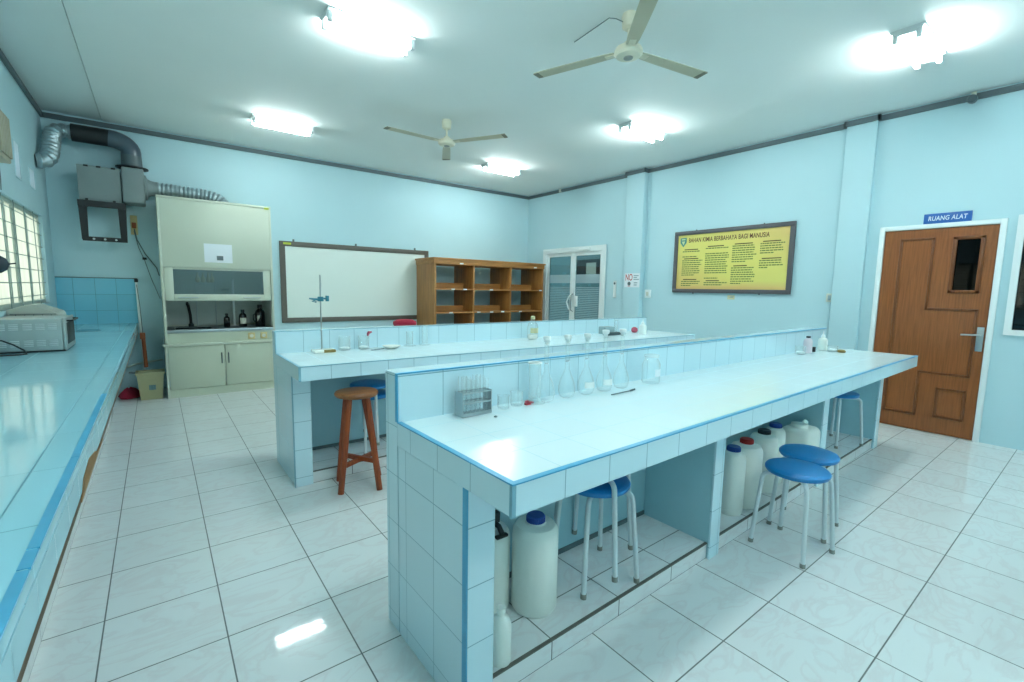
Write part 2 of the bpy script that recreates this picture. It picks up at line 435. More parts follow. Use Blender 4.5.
# cornice strips
z0, z1 = ZC-.075, ZC-.018
struct(MB().box(XL, XR, YB-.025, YB, z0, z1, .004).build('trim_2', M['trim']))
struct(MB().box(XL, XL+.025, YF, YB-.025, z0, z1, .004).build('trim_3', M['trim']))
m = MB()
for a, b, d in ((YF, -.705, 0), (-.705, -.375, .06), (-.375, 2.26, 0), (2.26, 2.655, .10), (2.655, YB-.025, 0)):
    m.box(XR-d-.025, XR-d, a, b, z0, z1, .003)
for y0_, y1_, d in ((-.705, -.68, .06), (-.40, -.375, .06), (2.26, 2.285, .10), (2.63, 2.655, .10)): m.box(XR-d-.025, XR, y0_, y1_, z0, z1, .003)
struct(m.build('trim_4', M['trim']))

# left windows: cream frosted panes behind a bar grille
w = struct(bpy.data.objects.new('window_1', None)); COL.objects.link(w); w.location = (XL, 0, 0)
w['label'] = 'long barred window of cream frosted panes in the left wall'
fr = MB(); y0, y1, zz0, zz1 = WIN_L
fr.box(-.07, -.03, y0, y1, zz0, zz0+.04); fr.box(-.07, -.03, y0, y1, zz1-.04, zz1)
mull = [y0, -2.1, -1.3, -.5, .3, 1.1, 1.9, 2.62, 3.32, 3.62, 4.16, y1]
for i, y in enumerate(mull):
    wd = .035 if i % 2 else .022
    fr.box(-.055, -.03, max(y0, y-wd), min(y1, y+wd), zz0+.04, zz1-.04)
fr.build('window_frame', M['winframe'], w)
for a, b in zip(mull, mull[1:]):
    MB().box(-.05, -.042, a+.02, b-.02, zz0+.035, zz1-.035).build('pane', M['frost'], w)
g = MB(); k = 0
z = zz0+.09
while z < zz1-.03:
    g.tube([(-.02, y0, z), (-.02, y1, z)], .004, 8); z += .128
y = y0+.16
while y < y1-.05:
    g.tube([(-.012, y, zz0), (-.012, y, zz1)], .0035, 8); y += .42
g.build('window_bars', M['barred'], w)
MB().box(-.03, .012, y0-.03, y1+.03, zz0-.03, zz0, .003).build('window_sill', M['wall'], w)
for n, (a, b, c, d) in (('window_2', (3.72, 3.91, 2.345, 2.66)), ('window_3', (4.33, 4.57, 2.355, 2.54))):
    v = MB().box(-.008, .001, a, b, c, d).build(n, M['vent']); v.location = (XL, 0, 0); struct(v)
    s = MB()
    s.box(-.02, .0015, a-.012, a, c-.012, d+.012); s.box(-.02, .004, b, b+.012, c-.012, d+.012); s.box(-.02, .004, a, b, d, d+.012); s.box(-.02, .004, a, b, c-.012, c)
    s.build('window_frame', M['wall'], v)

# glass double door (right wall, far end)
d = struct(bpy.data.objects.new('door_1', None)); COL.objects.link(d); d.location = (XR, 0, 0)
d['label'] = 'white framed glass double door with frosted bands'
f = MB(); f.box(-.03, .08, 3.12, 3.17, 0, 2.17); f.box(-.03, .08, 4.65, 4.70, 0, 2.17); f.box(-.03, .08, 3.17, 4.65, 2.11, 2.17)
f.box(-.035, -.02, 3.08, 3.12, 0, 2.21); f.box(-.035, -.02, 3.12, 4.74, 2.17, 2.21); f.box(-.035, -.02, 4.70, 4.74, 0, 2.17)
f.build('door_frame', M['white'], d)
for a, b in ((3.17, 3.91), (3.915, 4.65)):
    l = MB(); st = .062
    l.box(.0, .04, a, a+st, .01, 2.11, .003); l.box(.0, .04, b-st, b, .01, 2.11, .003); l.box(0, .04, a+st, b-st, 2.05, 2.11); l.box(0, .04, a+st, b-st, .01, .12)
    lf = l.build('door_leaf', M['white'], d)
    MB().box(.015, .023, a+st, b-st, .12, 2.05).build('glass_panel', M['dglass'], lf)
h = MB(); h.tube([(0, 3.885, 1.0), (-.055, 3.885, 1.03), (-.06, 3.885, 1.17), (-.055, 3.885, 1.31), (0, 3.885, 1.34)], .011, 10)
h.build('door_handle', M['chrome'], d)
h = MB(); h.tube([(0, 3.945, 1.02), (-.05, 3.945, 1.05), (-.055, 4.0, 1.18), (-.05, 3.945, 1.29), (0, 3.945, 1.32)], .014, 10)
h.build('door_handle', M['whitep'], d)
MB().box(-.03, .0, 3.755, 3.83, 1.10, 1.30, .008).build('lock_case', M['whitep'], d)
cl = MB(); cl.box(-.07, -.036, 3.45, 3.70, 2.135, 2.185, .004); cl.tube([(-.06, 3.62, 2.14), (-.10, 4.0, 2.13), (-.03, 4.3, 2.12)], .006, 8)
cl.build('door_closer', M['whitep'], d)

# brown wooden door
d = struct(bpy.data.objects.new('door_2', None)); COL.objects.link(d); d.location = (XR, 0, 0)
d['label'] = 'brown wood-grain door with small dark glass window'
f = MB(); a, b, t = -1.70, -.835, 2.093
f.box(-.03, .10, a-.045, a, .0, t+.045, .003); f.box(-.03, .10, b, b+.045, 0, t+.045, .003); f.box(-.03, .10, a, b, t, t+.045, .003)
f.build('door_frame', M['white'], d)
leaf = MB()
wy0, wy1, wz0, wz1 = -1.60, -1.405, 1.458, 1.98
leaf.box(-.015, .03, a+.004, wy0, .008, t-.004); leaf.box(-.015, .03, wy1, b-.004, .008, t-.004)
leaf.box(-.015, .03, wy0, wy1, .008, wz0); leaf.box(-.015, .03, wy0, wy1, wz1, t-.004)
lf = leaf.build('door_leaf', M['door'], d)
def mould(path, r=.011):
    mm = MB(); n = len(path)
    for i in range(n):
        p, q = path[i], path[(i+1) % n]
        mm.box(-.015-r, -.014, min(p[0], q[0])-r, max(p[0], q[0])+r, min(p[1], q[1])-r, max(p[1], q[1])+r, .004)
    return mm
mould([(-.985, 1.99), (-1.24, 1.99), (-1.24, 1.28), (-1.615, 1.28), (-1.615, .627), (-1.24, .627), (-1.24, .175), (-.985, .175)]).build('moulding', M['doorm'], lf)
mould([(-1.40, .472), (-1.605, .472), (-1.605, .182), (-1.40, .182)]).build('moulding', M['doorm'], lf)
mould([(wy0, wz0), (wy1, wz0), (wy1, wz1), (wy0, wz1)], .016).build('moulding', M['doorm'], lf)
MB().box(.0, .008, wy0, wy1, wz0, wz1).build('glass_panel', M['glass_d'], lf)
h = MB(); h.box(-.024, -.015, -1.685, -1.635, .885, 1.12, .003); hp = h.build('handle_plate', M['steel'], lf)
h = MB(); h.tube([(-.02, -1.66, 1.045), (-.06, -1.66, 1.045), (-.068, -1.645, 1.045), (-.068, -1.53, 1.04)], .009, 10); h.build('door_handle', M['steel'], lf)

# white framed window at the right edge, dark room behind it
w = struct(bpy.data.objects.new('window_4', None)); COL.objects.link(w); w.location = (XR, 0, 0)
w['label'] = 'white framed window of dark glass beside the brown door'
a, b, c, e = WR
f = MB()
f.box(-.03, .1, a-.05, a, c-.05, e+.05); f.box(-.03, .1, b, b+.05, c-.05, e+.05); f.box(-.03, .1, a, b, e, e+.05); f.box(-.03, .1, a, b, c-.05, c)
f.box(.0, .05, -2.6, -2.54, c, e)
f.build('window_frame', M['white'], w)
MB().box(.02, .026, a, b, c, e).build('pane', M['glass_w'], w)

# rooms behind the right-hand openings
def shell(name, x0, x1, y0, y1, z1, mat, lit=False):
    m = MB(); t = .05
    m.box(x1, x1+t, y0, y1, 0, z1); m.box(x0, x1, y0-t, y0, 0, z1)
    m.box(x0, x1, y1, y1+t, 0, z1)
    m.box(x0, x0+1.95 if lit else x1, y0, y1, z1, z1+t); m.box(x0, x1, y0-t, y1+t, -t, 0)  # when lit, roof stops short: gap added to let sky light in
    o = m.build(name, mat); return struct(o)
shell('wall_corridor', XR+.15, XR+2.2, 2.4, 8.0, 2.8, M['hall'], True)
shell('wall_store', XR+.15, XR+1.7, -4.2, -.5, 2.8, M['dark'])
p = empty('picture_frame', 'dark framed board on corridor wall seen through glass double door', 'picture', (XR+2.2, 5.6, 1.90))
MB().box(-.04, 0, -.42, .42, -.26, .26, .006).build('frame', M['dark'], p)
MB().box(-.045, -.04, -.30, .02, -.18, .18).build('sheet', M['label'], p)
s = empty('flowering_shrub', 'green shrub with pink blossoms behind the dark window at right', 'plant', (XR+.7, -2.05, 0))
lv = MB(); rnd = random.Random(3)
for i in range(260):
    c = Vector((rnd.gauss(0, .14), rnd.gauss(0, .2), .75+rnd.random()*.75))
    q = Matrix.Rotation(rnd.random()*6.28, 4, 'Z') @ Matrix.Rotation(rnd.uniform(-1, 1), 4, 'X')
    t_ = bmesh.new(); vs = [t_.verts.new(c+q @ Vector(v)) for v in ((0, 0, 0), (.03, .05, .012), (0, .11, 0), (-.03, .05, .012))]
    t_.faces.new(vs[:3]); t_.faces.new((vs[0], vs[2], vs[3])); lv._add(t_)
lv.build('foliage', M['leaf'], s)
fl = MB()
for i in range(26):
    c = (rnd.gauss(-.05, .1), rnd.gauss(0, .18), 1.25+rnd.random()*.35)
    fl.lathe([(0, -.012), (.022, 0), (.034, .02), (.012, .012), (0, .006)], c, 8)
fl.build('blossom', M['flower'], s)
st = MB(); st.tube([(0, 0, 0), (.01, 0, .4), (-.01, .02, .85), (0, 0, 1.2)], .014, 8)
for an in (0, 2, 4): st.tube([(0, 0, .7), (.1*math.cos(an), .1*math.sin(an), 1.), (.16*math.cos(an), .18*math.sin(an), 1.3)], .007, 6)
st.build('stem', M['shelfv'], s)

# ------------------------------------------------------------------ ceiling lights
def light_fixture(label, loc):
    t = empty('ceiling_light', label, 'ceiling light', loc, 0, 'twin tube ceiling lights')
    h = MB(); h.prism([(-.10, 0), (-.10, -.012), (-.045, -.045), (.045, -.045), (.10, -.012), (.10, 0)], 'X', -.335, .335); h.build('housing', M['fixture'], t)
    for sy in (-1, 1):
        MB().tube([(-.295, sy*.068, -.066), (.295, sy*.068, -.066)], .0155, 14).build('tube', M['lamp'], t)
        for sx in (-1, 1):
            MB().box(sx*.312-.016, sx*.312+.016, sy*.068-.016, sy*.068+.016, -.086, -.02, .004).build('lamp_holder', M['fixture'], t)
    return t
lf0 = light_fixture('twin tube ceiling light near the left, long bright housing above the wooden stool', (1.235, 1.20, ZC))
for (x, y), lb in (((1.16, 3.87), 'twin tube ceiling light near the fume hood and whiteboard'),
                   ((4.36, 3.80), 'twin tube ceiling light nearest the glass double door, in the far right corner'),
                   ((4.60, 1.25), 'twin tube ceiling light in front of the yellow poster, right of the big fan'),
                   ((4.615, -1.31), 'twin tube ceiling light at the upper right edge, nearest the brown door'),
                   ((1.2, -1.31), 'twin tube ceiling light above the near end of the front bench'),
                   ((1.2, -3.7), 'twin tube ceiling light at the rear of the room by window wall'),
                   ((4.6, -3.7), 'twin tube ceiling light at the rear of the room by right wall')):
    lamp = dup(lf0, (x, y, ZC), 0, lb)
    if x < 2 and y > 3:                                                 # tubes by the hood dimmed to darken the left of the room
        for ch in lamp.children:
            if ch.name.startswith('tube'):
                ch.material_slots[0].link = 'OBJECT'; ch.material_slots[0].material = M['lamp_dim']
for ch in lf0.children:  # emission lowered here too, for a darker left side and smaller halo
    if ch.name.startswith('tube'):
        ch.material_slots[0].link = 'OBJECT'; ch.material_slots[0].material = M['lamp_mid']

# ------------------------------------------------------------------ ceiling fans
def fan(label, loc, a0):
    t = empty('ceiling_fan', label, 'ceiling fan', loc, 0, 'three bladed ceiling fans')
    MB().lathe([(0, 0), (.05, 0), (.056, -.02), (.05, -.09), (.03, -.105), (0, -.105)]).build('canopy', M['fan'], t)
    MB().tube([(0, 0, -.10), (0, 0, -.21)], .012, 12).build('rod', M['fan'], t)
    MB().lathe([(0, -.185), (.03, -.185), (.045, -.21), (.09, -.228), (.100, -.247), (.100, -.265), (.085, -.282), (.05, -.290), (.0, -.290)], seg=40).build('motor', M['fan'], t)
    MB().lathe([(0, -.289), (.034, -.289), (.032, -.296), (0, -.298)]).build('badge', M['fanc'], t)
    for k in range(3):
        a = a0+k*2*PI/3
        R = Matrix.Rotation(a, 4, 'Z') @ Matrix.Rotation(math.radians(-4), 4, 'X')
        b = MB(); tt = bmesh.new(); top, bot = [], []
        pr = [(.10, .036), (.16, .043), (.3, .048), (.5, .051), (.72, .053), (.75, .050)]
        up = [tt.verts.new((r, w_, .004*(1-abs(w_))) ) for r, w_ in pr] + [tt.verts.new((r, -w_, .0)) for r, w_ in pr[::-1]]
        f_ = tt.faces.new(up); ex = bmesh.ops.extrude_face_region(tt, geom=[f_])
        for v in [g_ for g_ in ex['geom'] if isinstance(g_, bmesh.types.BMVert)]: v.co.z -= .005
        b._add(tt, Matrix.Translation((0, 0, -.247)) @ R)
        bl = b.build('blade', M['fanb'], t)
        mid = MB(); t3 = bmesh.new(); bmesh.ops.create_cube(t3, size=1.)
        for v in t3.verts: v.co = Vector((.09+(v.co.x+.5)*.08, v.co.y*.045, -.006+v.co.z*.006))
        mid._add(t3, Matrix.Translation((0, 0, -.247)) @ R); mid.build('blade_bracket', M['fan'], bl)
        tp = MB(); t4 = bmesh.new(); bmesh.ops.create_cube(t4, size=1.)
        for v in t4.verts: v.co = Vector((.712+(v.co.x+.5)*.040, v.co.y*.100, -.001+v.co.z*.0085))
        tp._add(t4, Matrix.Translation((0, 0, -.247)) @ R); tp.build('blade_tip', M['fant'], bl)
    return t
fan('cream ceiling fan nearest the viewer, one blade cut by the top edge', (2.603, -.147, ZC), math.radians(110))
fan('cream ceiling fan farther off, above the whiteboard end of room', (2.64, 2.52, ZC), math.radians(181))
MB().tube([(2.56, -.13, ZC-.06), (2.50, -.11, ZC-.05), (2.485, -.06, ZC-.03), (2.51, .06, ZC-.02), (2.55, .30, ZC-.008), (2.56, .36, ZC-.004)], .0035, 8).build('fan_cable', M['wire'])
tag(bpy.data.objects['fan_cable'], 'thin loose cable running from big fan across the ceiling', 'cable')

# ------------------------------------------------------------------ tiled benches
def bench(name, label, X0, X1, ypb, ypf, ysl, yleg, zt, zs, zp, legs, rz, strips, yback):
    """origin at the left front corner of the top; local x along the bench"""
    t = empty(name, label, 'lab bench', (X0, ysl, 0), rz)
    L = X1-X0; pb, pf, lg, bk = ypb-ysl, ypf-ysl, yleg-ysl, yback-ysl
    pl = .085
    MB().box(0, L, 0, pf, zs, zt, .004, 1).build('worktop', M['bench_top'], t)
    fm = MB(); fm.box(.0, L, -.003, 0, zs+.001, zt-.004); fm.box(-.0015, 0, -.003, pf, zs+.001, zt-.004); fm.build('apron', M['apron'], t)
    MB().box(0, L, pf, pb, 0, zp, .005, 1).build('partition', M['bench_tile'], t)
    for i, (a, b) in enumerate(legs):
        if i == 0: MB().box(a-X0, b-X0, lg, pf, 0, zs, .003, 1).build('end_panel', M['bench_end'], t)
        else:
            dv = MB().box(a-X0, b-X0, lg+.012, bk, 0, zs, .003, 1).build('divider_panel', M['bench_in'], t)
            MB().box(a-X0-.004, b-X0+.004, lg, lg+.012, 0, zs, .002, 1).build('tiled_nose', M['bench_tile'], dv)
    MB().box(legs[0][1]-X0, legs[-1][0]-X0, bk, pf, 0, zs).build('knee_panel', M['bench_in'], t)
    for (a, b), (c, e) in zip(legs, legs[1:]):
        MB().box(b-X0, c-X0, lg+.02, bk, 0, pl, 0).build('plinth', M['floor'], t)
        n = MB(); n.box(b-X0, c-X0, lg+.017, lg+.030, pl-.004, pl+.002); n.build('plinth_nosing', M['nosing'], t)
        n = MB(); n.box(b-X0, c-X0, bk-.006, bk, pl, pl+.025); n.build('skirting', M['skirt'], t)
    m = strips
    s = MB()
    s.box(-.002, L, -.005, .014, zt-.003, zt+.0015)                      # along the front edge of the top
    s.box(-.003, .016, .014, pf, zt-.003, zt+.0015)                      # along the end edge
    s.box(.0, L, pf-.003, pf+.012, zp-.004, zp+.0015)                    # along the partition's top edge
    s.box(-.003, .001, pf-.002, pf+.016, zt+.0, zp)                      # up the partition's end
    s.box(-.003, .001, lg-.002, lg+.024, .0, zs)                         # down the end panel
    s.build('edge_strip', m, t)
    s = MB(); s.box(-.004, .01, -.006, .006, zs, zt-.003); s.build('corner_strip', M['greyblue'], t)
    return t
B1 = dict(X0=.5727, X1=5.13, ypb=-.6786, ypf=-.793, ysl=-1.5026, yleg=-1.287)
b1 = bench('lab_bench', 'long pale blue tiled bench in front, with blue edge strips', B1['X0'], B1['X1'], B1['ypb'], B1['ypf'], B1['ysl'], B1['yleg'], ZT, ZS, ZP,
      [(.573, .681), (2.10, 2.19), (3.635, 3.725), (5.03, 5.125)], .0195, M['blue'], -.867)
b2 = bench('lab_bench', 'tiled bench behind the front one, nearer the whiteboard and shelf', .5478, 5.13, 1.556, 1.438, .719, .923, .8837, .788, 1.0546,
      [(.548, .664), (2.03, 2.12), (3.63, 3.72), (5.0, 5.11)], 0., M['greyblue'], 1.40)
RB = .0195
def B1P(x, y):   # a point measured on bench 1 stays where it was measured
    return x, y

# left wall counter
cx1 = -.366
t = empty('tiled_counter', 'long blue tiled counter along the barred window wall', 'counter', (0, 0, 0))
MB().box(XL, cx1, YF, YB, ZT-.04, ZT, .003, 1).build('worktop', M['counter_top'], t)
MB().box(cx1-.05, cx1, YF, YB, .772, ZT-.04).build('apron', M['counter_face'], t)
s = MB()
for a, b in ((YF, -1.29), (-1.283, -1.205), (-1.199, -.6), (-.597, .4)): s.box(cx1-.017, cx1+.002, a, b, ZT-.003, ZT+.0015)
s.build('edge_strip', M['blue'], t)
s = MB(); s.box(cx1-.010, cx1+.0015, .4, YB, ZT-.003, ZT+.001); s.build('edge_strip', M['greyblue'], t)
MB().box(cx1-.048, cx1-.002, YF, YB, .746, .772).build('batten', M['batten'], t)
s = MB(); s.prism([(-.62, .752), (-.55, .80), (-.38, .815), (-.22, .79), (-.12, .765), (.1, .752)], 'X', cx1-.01, cx1+.0015)
s.build('bare_patch', M['raw'], t)
MB().box(XL, -.588, YF, 4.0, 0, .085).build('plinth', M['floor'], t)
MB().box(XL, XL+.10, YF, YB, .085, ZT-.04).build('back_panel', M['bench_in'], t)
for y in (-3.2, -1.6, 0., 1.6, 3.2):
    MB().box(XL+.10, -.60, y-.05, y+.05, .085, ZT-.04).build('support_panel', M['bench_in'], t)
MB().box(XL, -.352, YB-.012, YB, ZT, 1.452).build('backsplash', M['splash'], t)
s = MB(); s.box(XL, -.352, YB-.016, YB, 1.452, 1.462); s.box(-.356, -.348, YB-.016, YB, ZT, 1.452); s.build('tile_border', M['greyd'], t)

# ------------------------------------------------------------------ stools
def blue_stool(label, loc, rz, group='blue stools with white tube legs'):
    t = empty('blue_stool', label, 'stool', loc, rz, group)
    MB().lathe([(0, .43), (.13, .43), (.150, .434), (.156, .443), (.156, .454), (.150, .462), (.135, .467), (.06, .469), (0, .4695)], seg=48).build('seat', M['seat'], t)
    for k in range(4):
        a = PI/4+k*PI/2
        pts = [Vector((.05, 0, .418))]
        for i in range(7):
            an = PI/2-i*(PI/2-.06)/6
            pts.append(Vector((.135+.034*math.cos(an), 0, .384+.034*math.sin(an))))
        pts.append(Vector((.187, 0, .20))); pts.append(Vector((.203, 0, .018)))
        R = Matrix.Rotation(a, 3, 'Z')
        l = MB().tube([R @ p for p in pts], .0115, 12).build('leg', M['tube'], t)
        MB().tube([R @ Vector((.2015, 0, .022)), R @ Vector((.2035, 0, 0))], .0135, 12).build('rubber_foot', M['rubber'], l)
    br = MB(); br.tube([Vector((.05*math.cos(2*PI*i/24), .05*math.sin(2*PI*i/24), .418)) for i in range(25)], .008, 8)
    br.build('brace_ring', M['tube'], t)
    return t
st0 = blue_stool('blue round stool standing on the open floor nearest the viewer', (2.585, -1.46, 0), math.radians(-8))
dup(st0, (2.918, -1.395, 0), math.radians(6), 'blue round stool on the open floor, half hidden behind its twin')
dup(st0, (1.41, -1.055, .085), math.radians(-13), 'blue round stool under front bench beside jerrycans, lower of a stacked pair')
dup(st0, (1.415, -1.05, .085+.08), math.radians(25), 'blue round stool stacked on top of another under the front bench')
dup(st0, (4.63, -1.00, .085), math.radians(-22), 'blue round stool under the far end of front bench, by the brown door')
dup(st0, (1.19, 1.20, .085), math.radians(12), 'blue round stool under the rear bench behind wooden stool, lower of a stacked pair')
dup(st0, (1.19, 1.205, .085+.08), math.radians(40), 'blue round stool stacked on another under the rear bench, behind the wooden stool')

t = empty('wooden_stool', 'reddish brown wooden stool with cross stretchers by the rear bench', 'stool', (.92, .735, 0))
MB().lathe([(0, .645), (.12, .645), (.138, .650), (.146, .66), (.147, .670), (.140, .681), (.12, .686), (0, .687)], seg=40).build('seat', M['stoolt'], t)
top = [(-.066, -.05), (.05, -.066), (-.05, .066), (.066, .05)]; bot = [(-.150, -.088), (.09, -.170), (-.09, .144), (.182, .08)]
for (a, b), (c, e) in zip(top, bot):
    MB().tube([(a, b, .65), ((a+c)/2, (b+e)/2, .325), (c, e, 0)], .02, 8, radii=[.021, .023, .021]).build('leg', M['stoolw'], t)
for i, j in ((0, 3), (1, 2)):
    f_ = .30
    p = Vector((bot[i][0]*(1-f_)+top[i][0]*f_, bot[i][1]*(1-f_)+top[i][1]*f_, .63*f_)); q = Vector((bot[j][0]*(1-f_)+top[j][0]*f_, bot[j][1]*(1-f_)+top[j][1]*f_, .63*f_))
    dv = (q-p); a = math.atan2(dv.y, dv.x); ln = Vector((dv.x, dv.y, 0)).length/2
    b = MB(); tt = bmesh.new(); bmesh.ops.create_cube(tt, size=1.)
    dz = .012 if i else -.004
    for v in tt.verts: v.co = Vector((v.co.x*ln*2, v.co.y*.022, v.co.z*.03))
    b._add(tt, Matrix.Translation((p+q)/2+Vector((0, 0, dz))) @ Matrix.Rotation(a, 4, 'Z')); b.build('stretcher', M['stoolw'], t)
pg = MB()
for (a, b), (c, e) in zip(top, bot):
    x, y = c*.7+a*.3, e*.7+b*.3; pg.lathe([(0, -.006), (.007, -.006), (.007, .006), (0, .006)], (x*.86, y*.86, .20), 10, Matrix.Rotation(PI/2, 4, 'X'))
pg.build('wood_plug', M['label'], t)

# ------------------------------------------------------------------ jerrycans under the front bench
ZPL = .085
def round_can(label, x, y, r, h, cap, capname='screw_cap', z=ZPL):
    t = empty('jerrycan', label, 'jerrycan', (x, y, z), 0)
    MB().lathe([(0, 0), (r*.9, 0), (r, .015), (r, h*.84), (r*.97, h*.89), (r*.84, h*.94), (.045, h*.955), (.04, h*.97), (0, h*.97)], seg=36).build('body', M['hdpe'], t)
    c = MB(); c.lathe([(0, h*.96), (.037, h*.96), (.038, h*1.03), (.034, h*1.04), (0, h*1.04)], seg=28)
    for i in range(28):
        a = 2*PI*i/28; c.box(.0375*math.cos(a)-.0015, .0375*math.cos(a)+.0015, .0375*math.sin(a)-.0015, .0375*math.sin(a)+.0015, h*.965, h*1.025)
    c.build(capname, cap, t)
    return t
round_can('tall milky jerrycan with blue cap, nearest the viewer under front bench', 1.04, -1.065, .096, .385, M['capb'])
cb = round_can('milky jerrycan with black tap, behind the end panel of front bench', .88, -.95, .092, .365, M['capb'])
tp = MB(); tp.box(-.02, .03, -.045, -.015, .375, .42, .004); tp.tube([(0, -.02, .385), (.005, -.07, .375), (.01, -.085, .35)], .011, 10); tp.box(-.02, .035, -.095, -.075, .335, .347, .003)
tp.build('tap', M['black'], cb)
t = empty('plastic_bottle', 'small milky plastic bottle at the front edge under bench end', 'bottle', (.752, -1.222, ZPL))
MB().lathe([(0, 0), (.036, 0), (.038, .008), (.038, .14), (.03, .165), (.014, .178), (.014, .19), (0, .19)], seg=24).build('body', M['hdpe'], t)
MB().lathe([(0, .186), (.016, .186), (.016, .206), (0, .208)], seg=18).build('screw_cap', M['hdpe'], t)
round_can('milky jerrycan with blue cap, half hidden by bench divider', 2.545, -1.125, .072, .395, M['capb'])
round_can('milky jerrycan with red cap under the front bench', 2.725, -1.115, .095, .405, M['capr'])
round_can('milky jerrycan with near-black cap under the front bench', 3.04, -1.08, .085, .40, M['capd'])
round_can('milky jerrycan with blue cap squeezed against the wide jerrycan', 3.245, -1.065, .065, .405, M['capb'])
t = empty('jerrycan', 'wide milky jerrycan with moulded handle, rightmost of its row', 'jerrycan', (3.49, -1.135, ZPL))
b = MB(); b.box(-.12, .12, -.10, .10, 0, .375, .045, 5); b.build('body', M['hdpe'], t)
b = MB(); b.lathe([(0, .36), (.05, .372), (.055, .375), (.052, .40), (0, .405)], (-.03, 0, 0), 28); b.build('screw_cap', M['hdpe'], t)
b = MB(); b.tube([(.03, 0, .372), (.04, 0, .396), (.07, 0, .402), (.095, 0, .39), (.10, 0, .365)], .012, 10); b.build('handle', M['hdpe'], t)

# ------------------------------------------------------------------ fume hood
HX0, HX1, HY, HT = -.105, 1.105, 4.497, 2.43
t = empty('fume_hood', 'cream fume hood cabinet with raised glass sash and sink', 'fume hood', (HX0, HY, 0))
W = HX1-HX0; D = YB-HY-.012
c = MB()
c.box(0, .025, 0, D, 0, .66); c.box(W-.045, W-.02, 0, D, 0, .66)
c.box(0.008, .032, 0, D, .68, HT, .002); c.box(W-.026, W, 0, D, .68, HT, .002); c.box(.032, W-.026, D-.02, D, .10, HT-.03); c.box(.008, W, -.006, D, HT-.03, HT, .003)
c.build('carcass', M['cream'], t)
MB().box(.032, W-.026, .0, .02, 1.60, HT-.03, .002).build('upper_panel', M['cream'], t)
c = MB(); c.box(.032, W-.026, D-.03, D-.02, .85, 1.60); c.box(.032, .036, .06, D-.03, .85, 1.6); c.box(W-.030, W-.026, .06, D-.03, .85, 1.6); c.box(.036, W-.03, .06, D-.03, 1.6, 1.61)
c.build('chamber_lining', M['hoodin'], t)
s = MB(); s.box(.036, .125, .022, .040, 1.195, 1.598, .002); s.box(W-.115, W-.03, .022, .040, 1.195, 1.598, .002); s.box(.125, W-.115, .022, .040, 1.575, 1.598); s.box(.125, W-.115, .015, .045, 1.195, 1.275, .004)
sa = s.build('sash', M['cream'], t)
MB().box(.125, W-.115, .029, .034, 1.275, 1.575).build('glass_panel', M['glass_s'], sa)
for x in (.17, .86):
    h = MB(); h.tube([(x, .015, 1.235), (x, -.012, 1.235), (x+.19, -.012, 1.235), (x+.19, .015, 1.235)], .006, 8); h.build('sash_handle', M['steel'], sa)
wt = MB(); wt.box(.032, W-.026, .004, .10, .80, .835, .004); wt.box(.032, .12, .10, D-.03, .80, .83); wt.box(.52, W-.026, .10, D-.03, .80, .83); wt.box(.12, .52, .10, .15, .8, .83); wt.box(.12, .52, .50, D-.03, .8, .83)
wt.build('worktop', M['greyd'], t)
MB().box(.028, W-.022, -.006, .012, .80, .838, .003).build('worktop_edge', M['steel'], t)
sk = MB(); sk.box(.12, .52, .15, .50, .66, .67); sk.box(.115, .12, .15, .5, .66, .834); sk.box(.52, .525, .15, .5, .66, .834); sk.box(.115, .525, .145, .15, .66, .834); sk.box(.115, .525, .5, .505, .66, .834)
sk.build('sink_basin', M['steel'], t)
MB().box(.03, W-.024, .006, .025, .672, .80).build('control_panel', M['cream2'], t)
for x in (.885, 1.03):
    so = MB().box(x, x+.082, -.004, .006, .69, .775, .004).build('socket', M['yellowsock'], t)
    s = MB(); s.lathe([(0, 0), (.022, 0), (.022, .002), (0, .002)], (x+.041, -.004, .732), 20, Matrix.Rotation(PI/2, 4, 'X')); s.build('socket_face', M['label'], so)
MB().box(-.02, W-.01, -.03, .03, .640, .672, .004).build('ledge', M['cream'], t)
for a, b, hx in ((.030, .612, .578), (.618, W-.05, .652)):
    dr = MB().box(a, b, -.004, .014, .105, .636, .002).build('door', M['cream2'], t)
    h = MB(); h.tube([(hx, -.004, .40), (hx, -.028, .40), (hx, -.028, .53), (hx, -.004, .53)], .0065, 8); h.build('door_handle', M['greyd'], dr)
MB().box(.025, W-.045, .012, .03, 0, .10).build('plinth', M['cream2'], t)
MB().box(W-.075, W-.02, -.0075, -.0055, HT-.042, HT-.018).build('sticker', M['sticker'], t)
tp = MB(); tp.lathe([(0, .83), (.03, .83), (.03, .87), (.018, .885), (0, .885)], (.30, .53, 0), 20)
tp.tube([(.30, .53, .87), (.295, .53, 1.0), (.275, .49, 1.13), (.265, .44, 1.15), (.262, .41, 1.13)], .014, 12, radii=[.018, .017, .018, .017, .014])
tp.build('tap', M['black'], t)
n = tag(MB().box(0, .30, -.0025, -.0005, 0, .23).build('notice_paper', M['paper']), 'white notice sheet taped on the fume hood upper panel', 'notice'); n.location = (.345, HY, 1.672)
MB().box(.13, .20, -.0032, -.0026, .03, .085).build('printed_mark', M['greyd'], n)
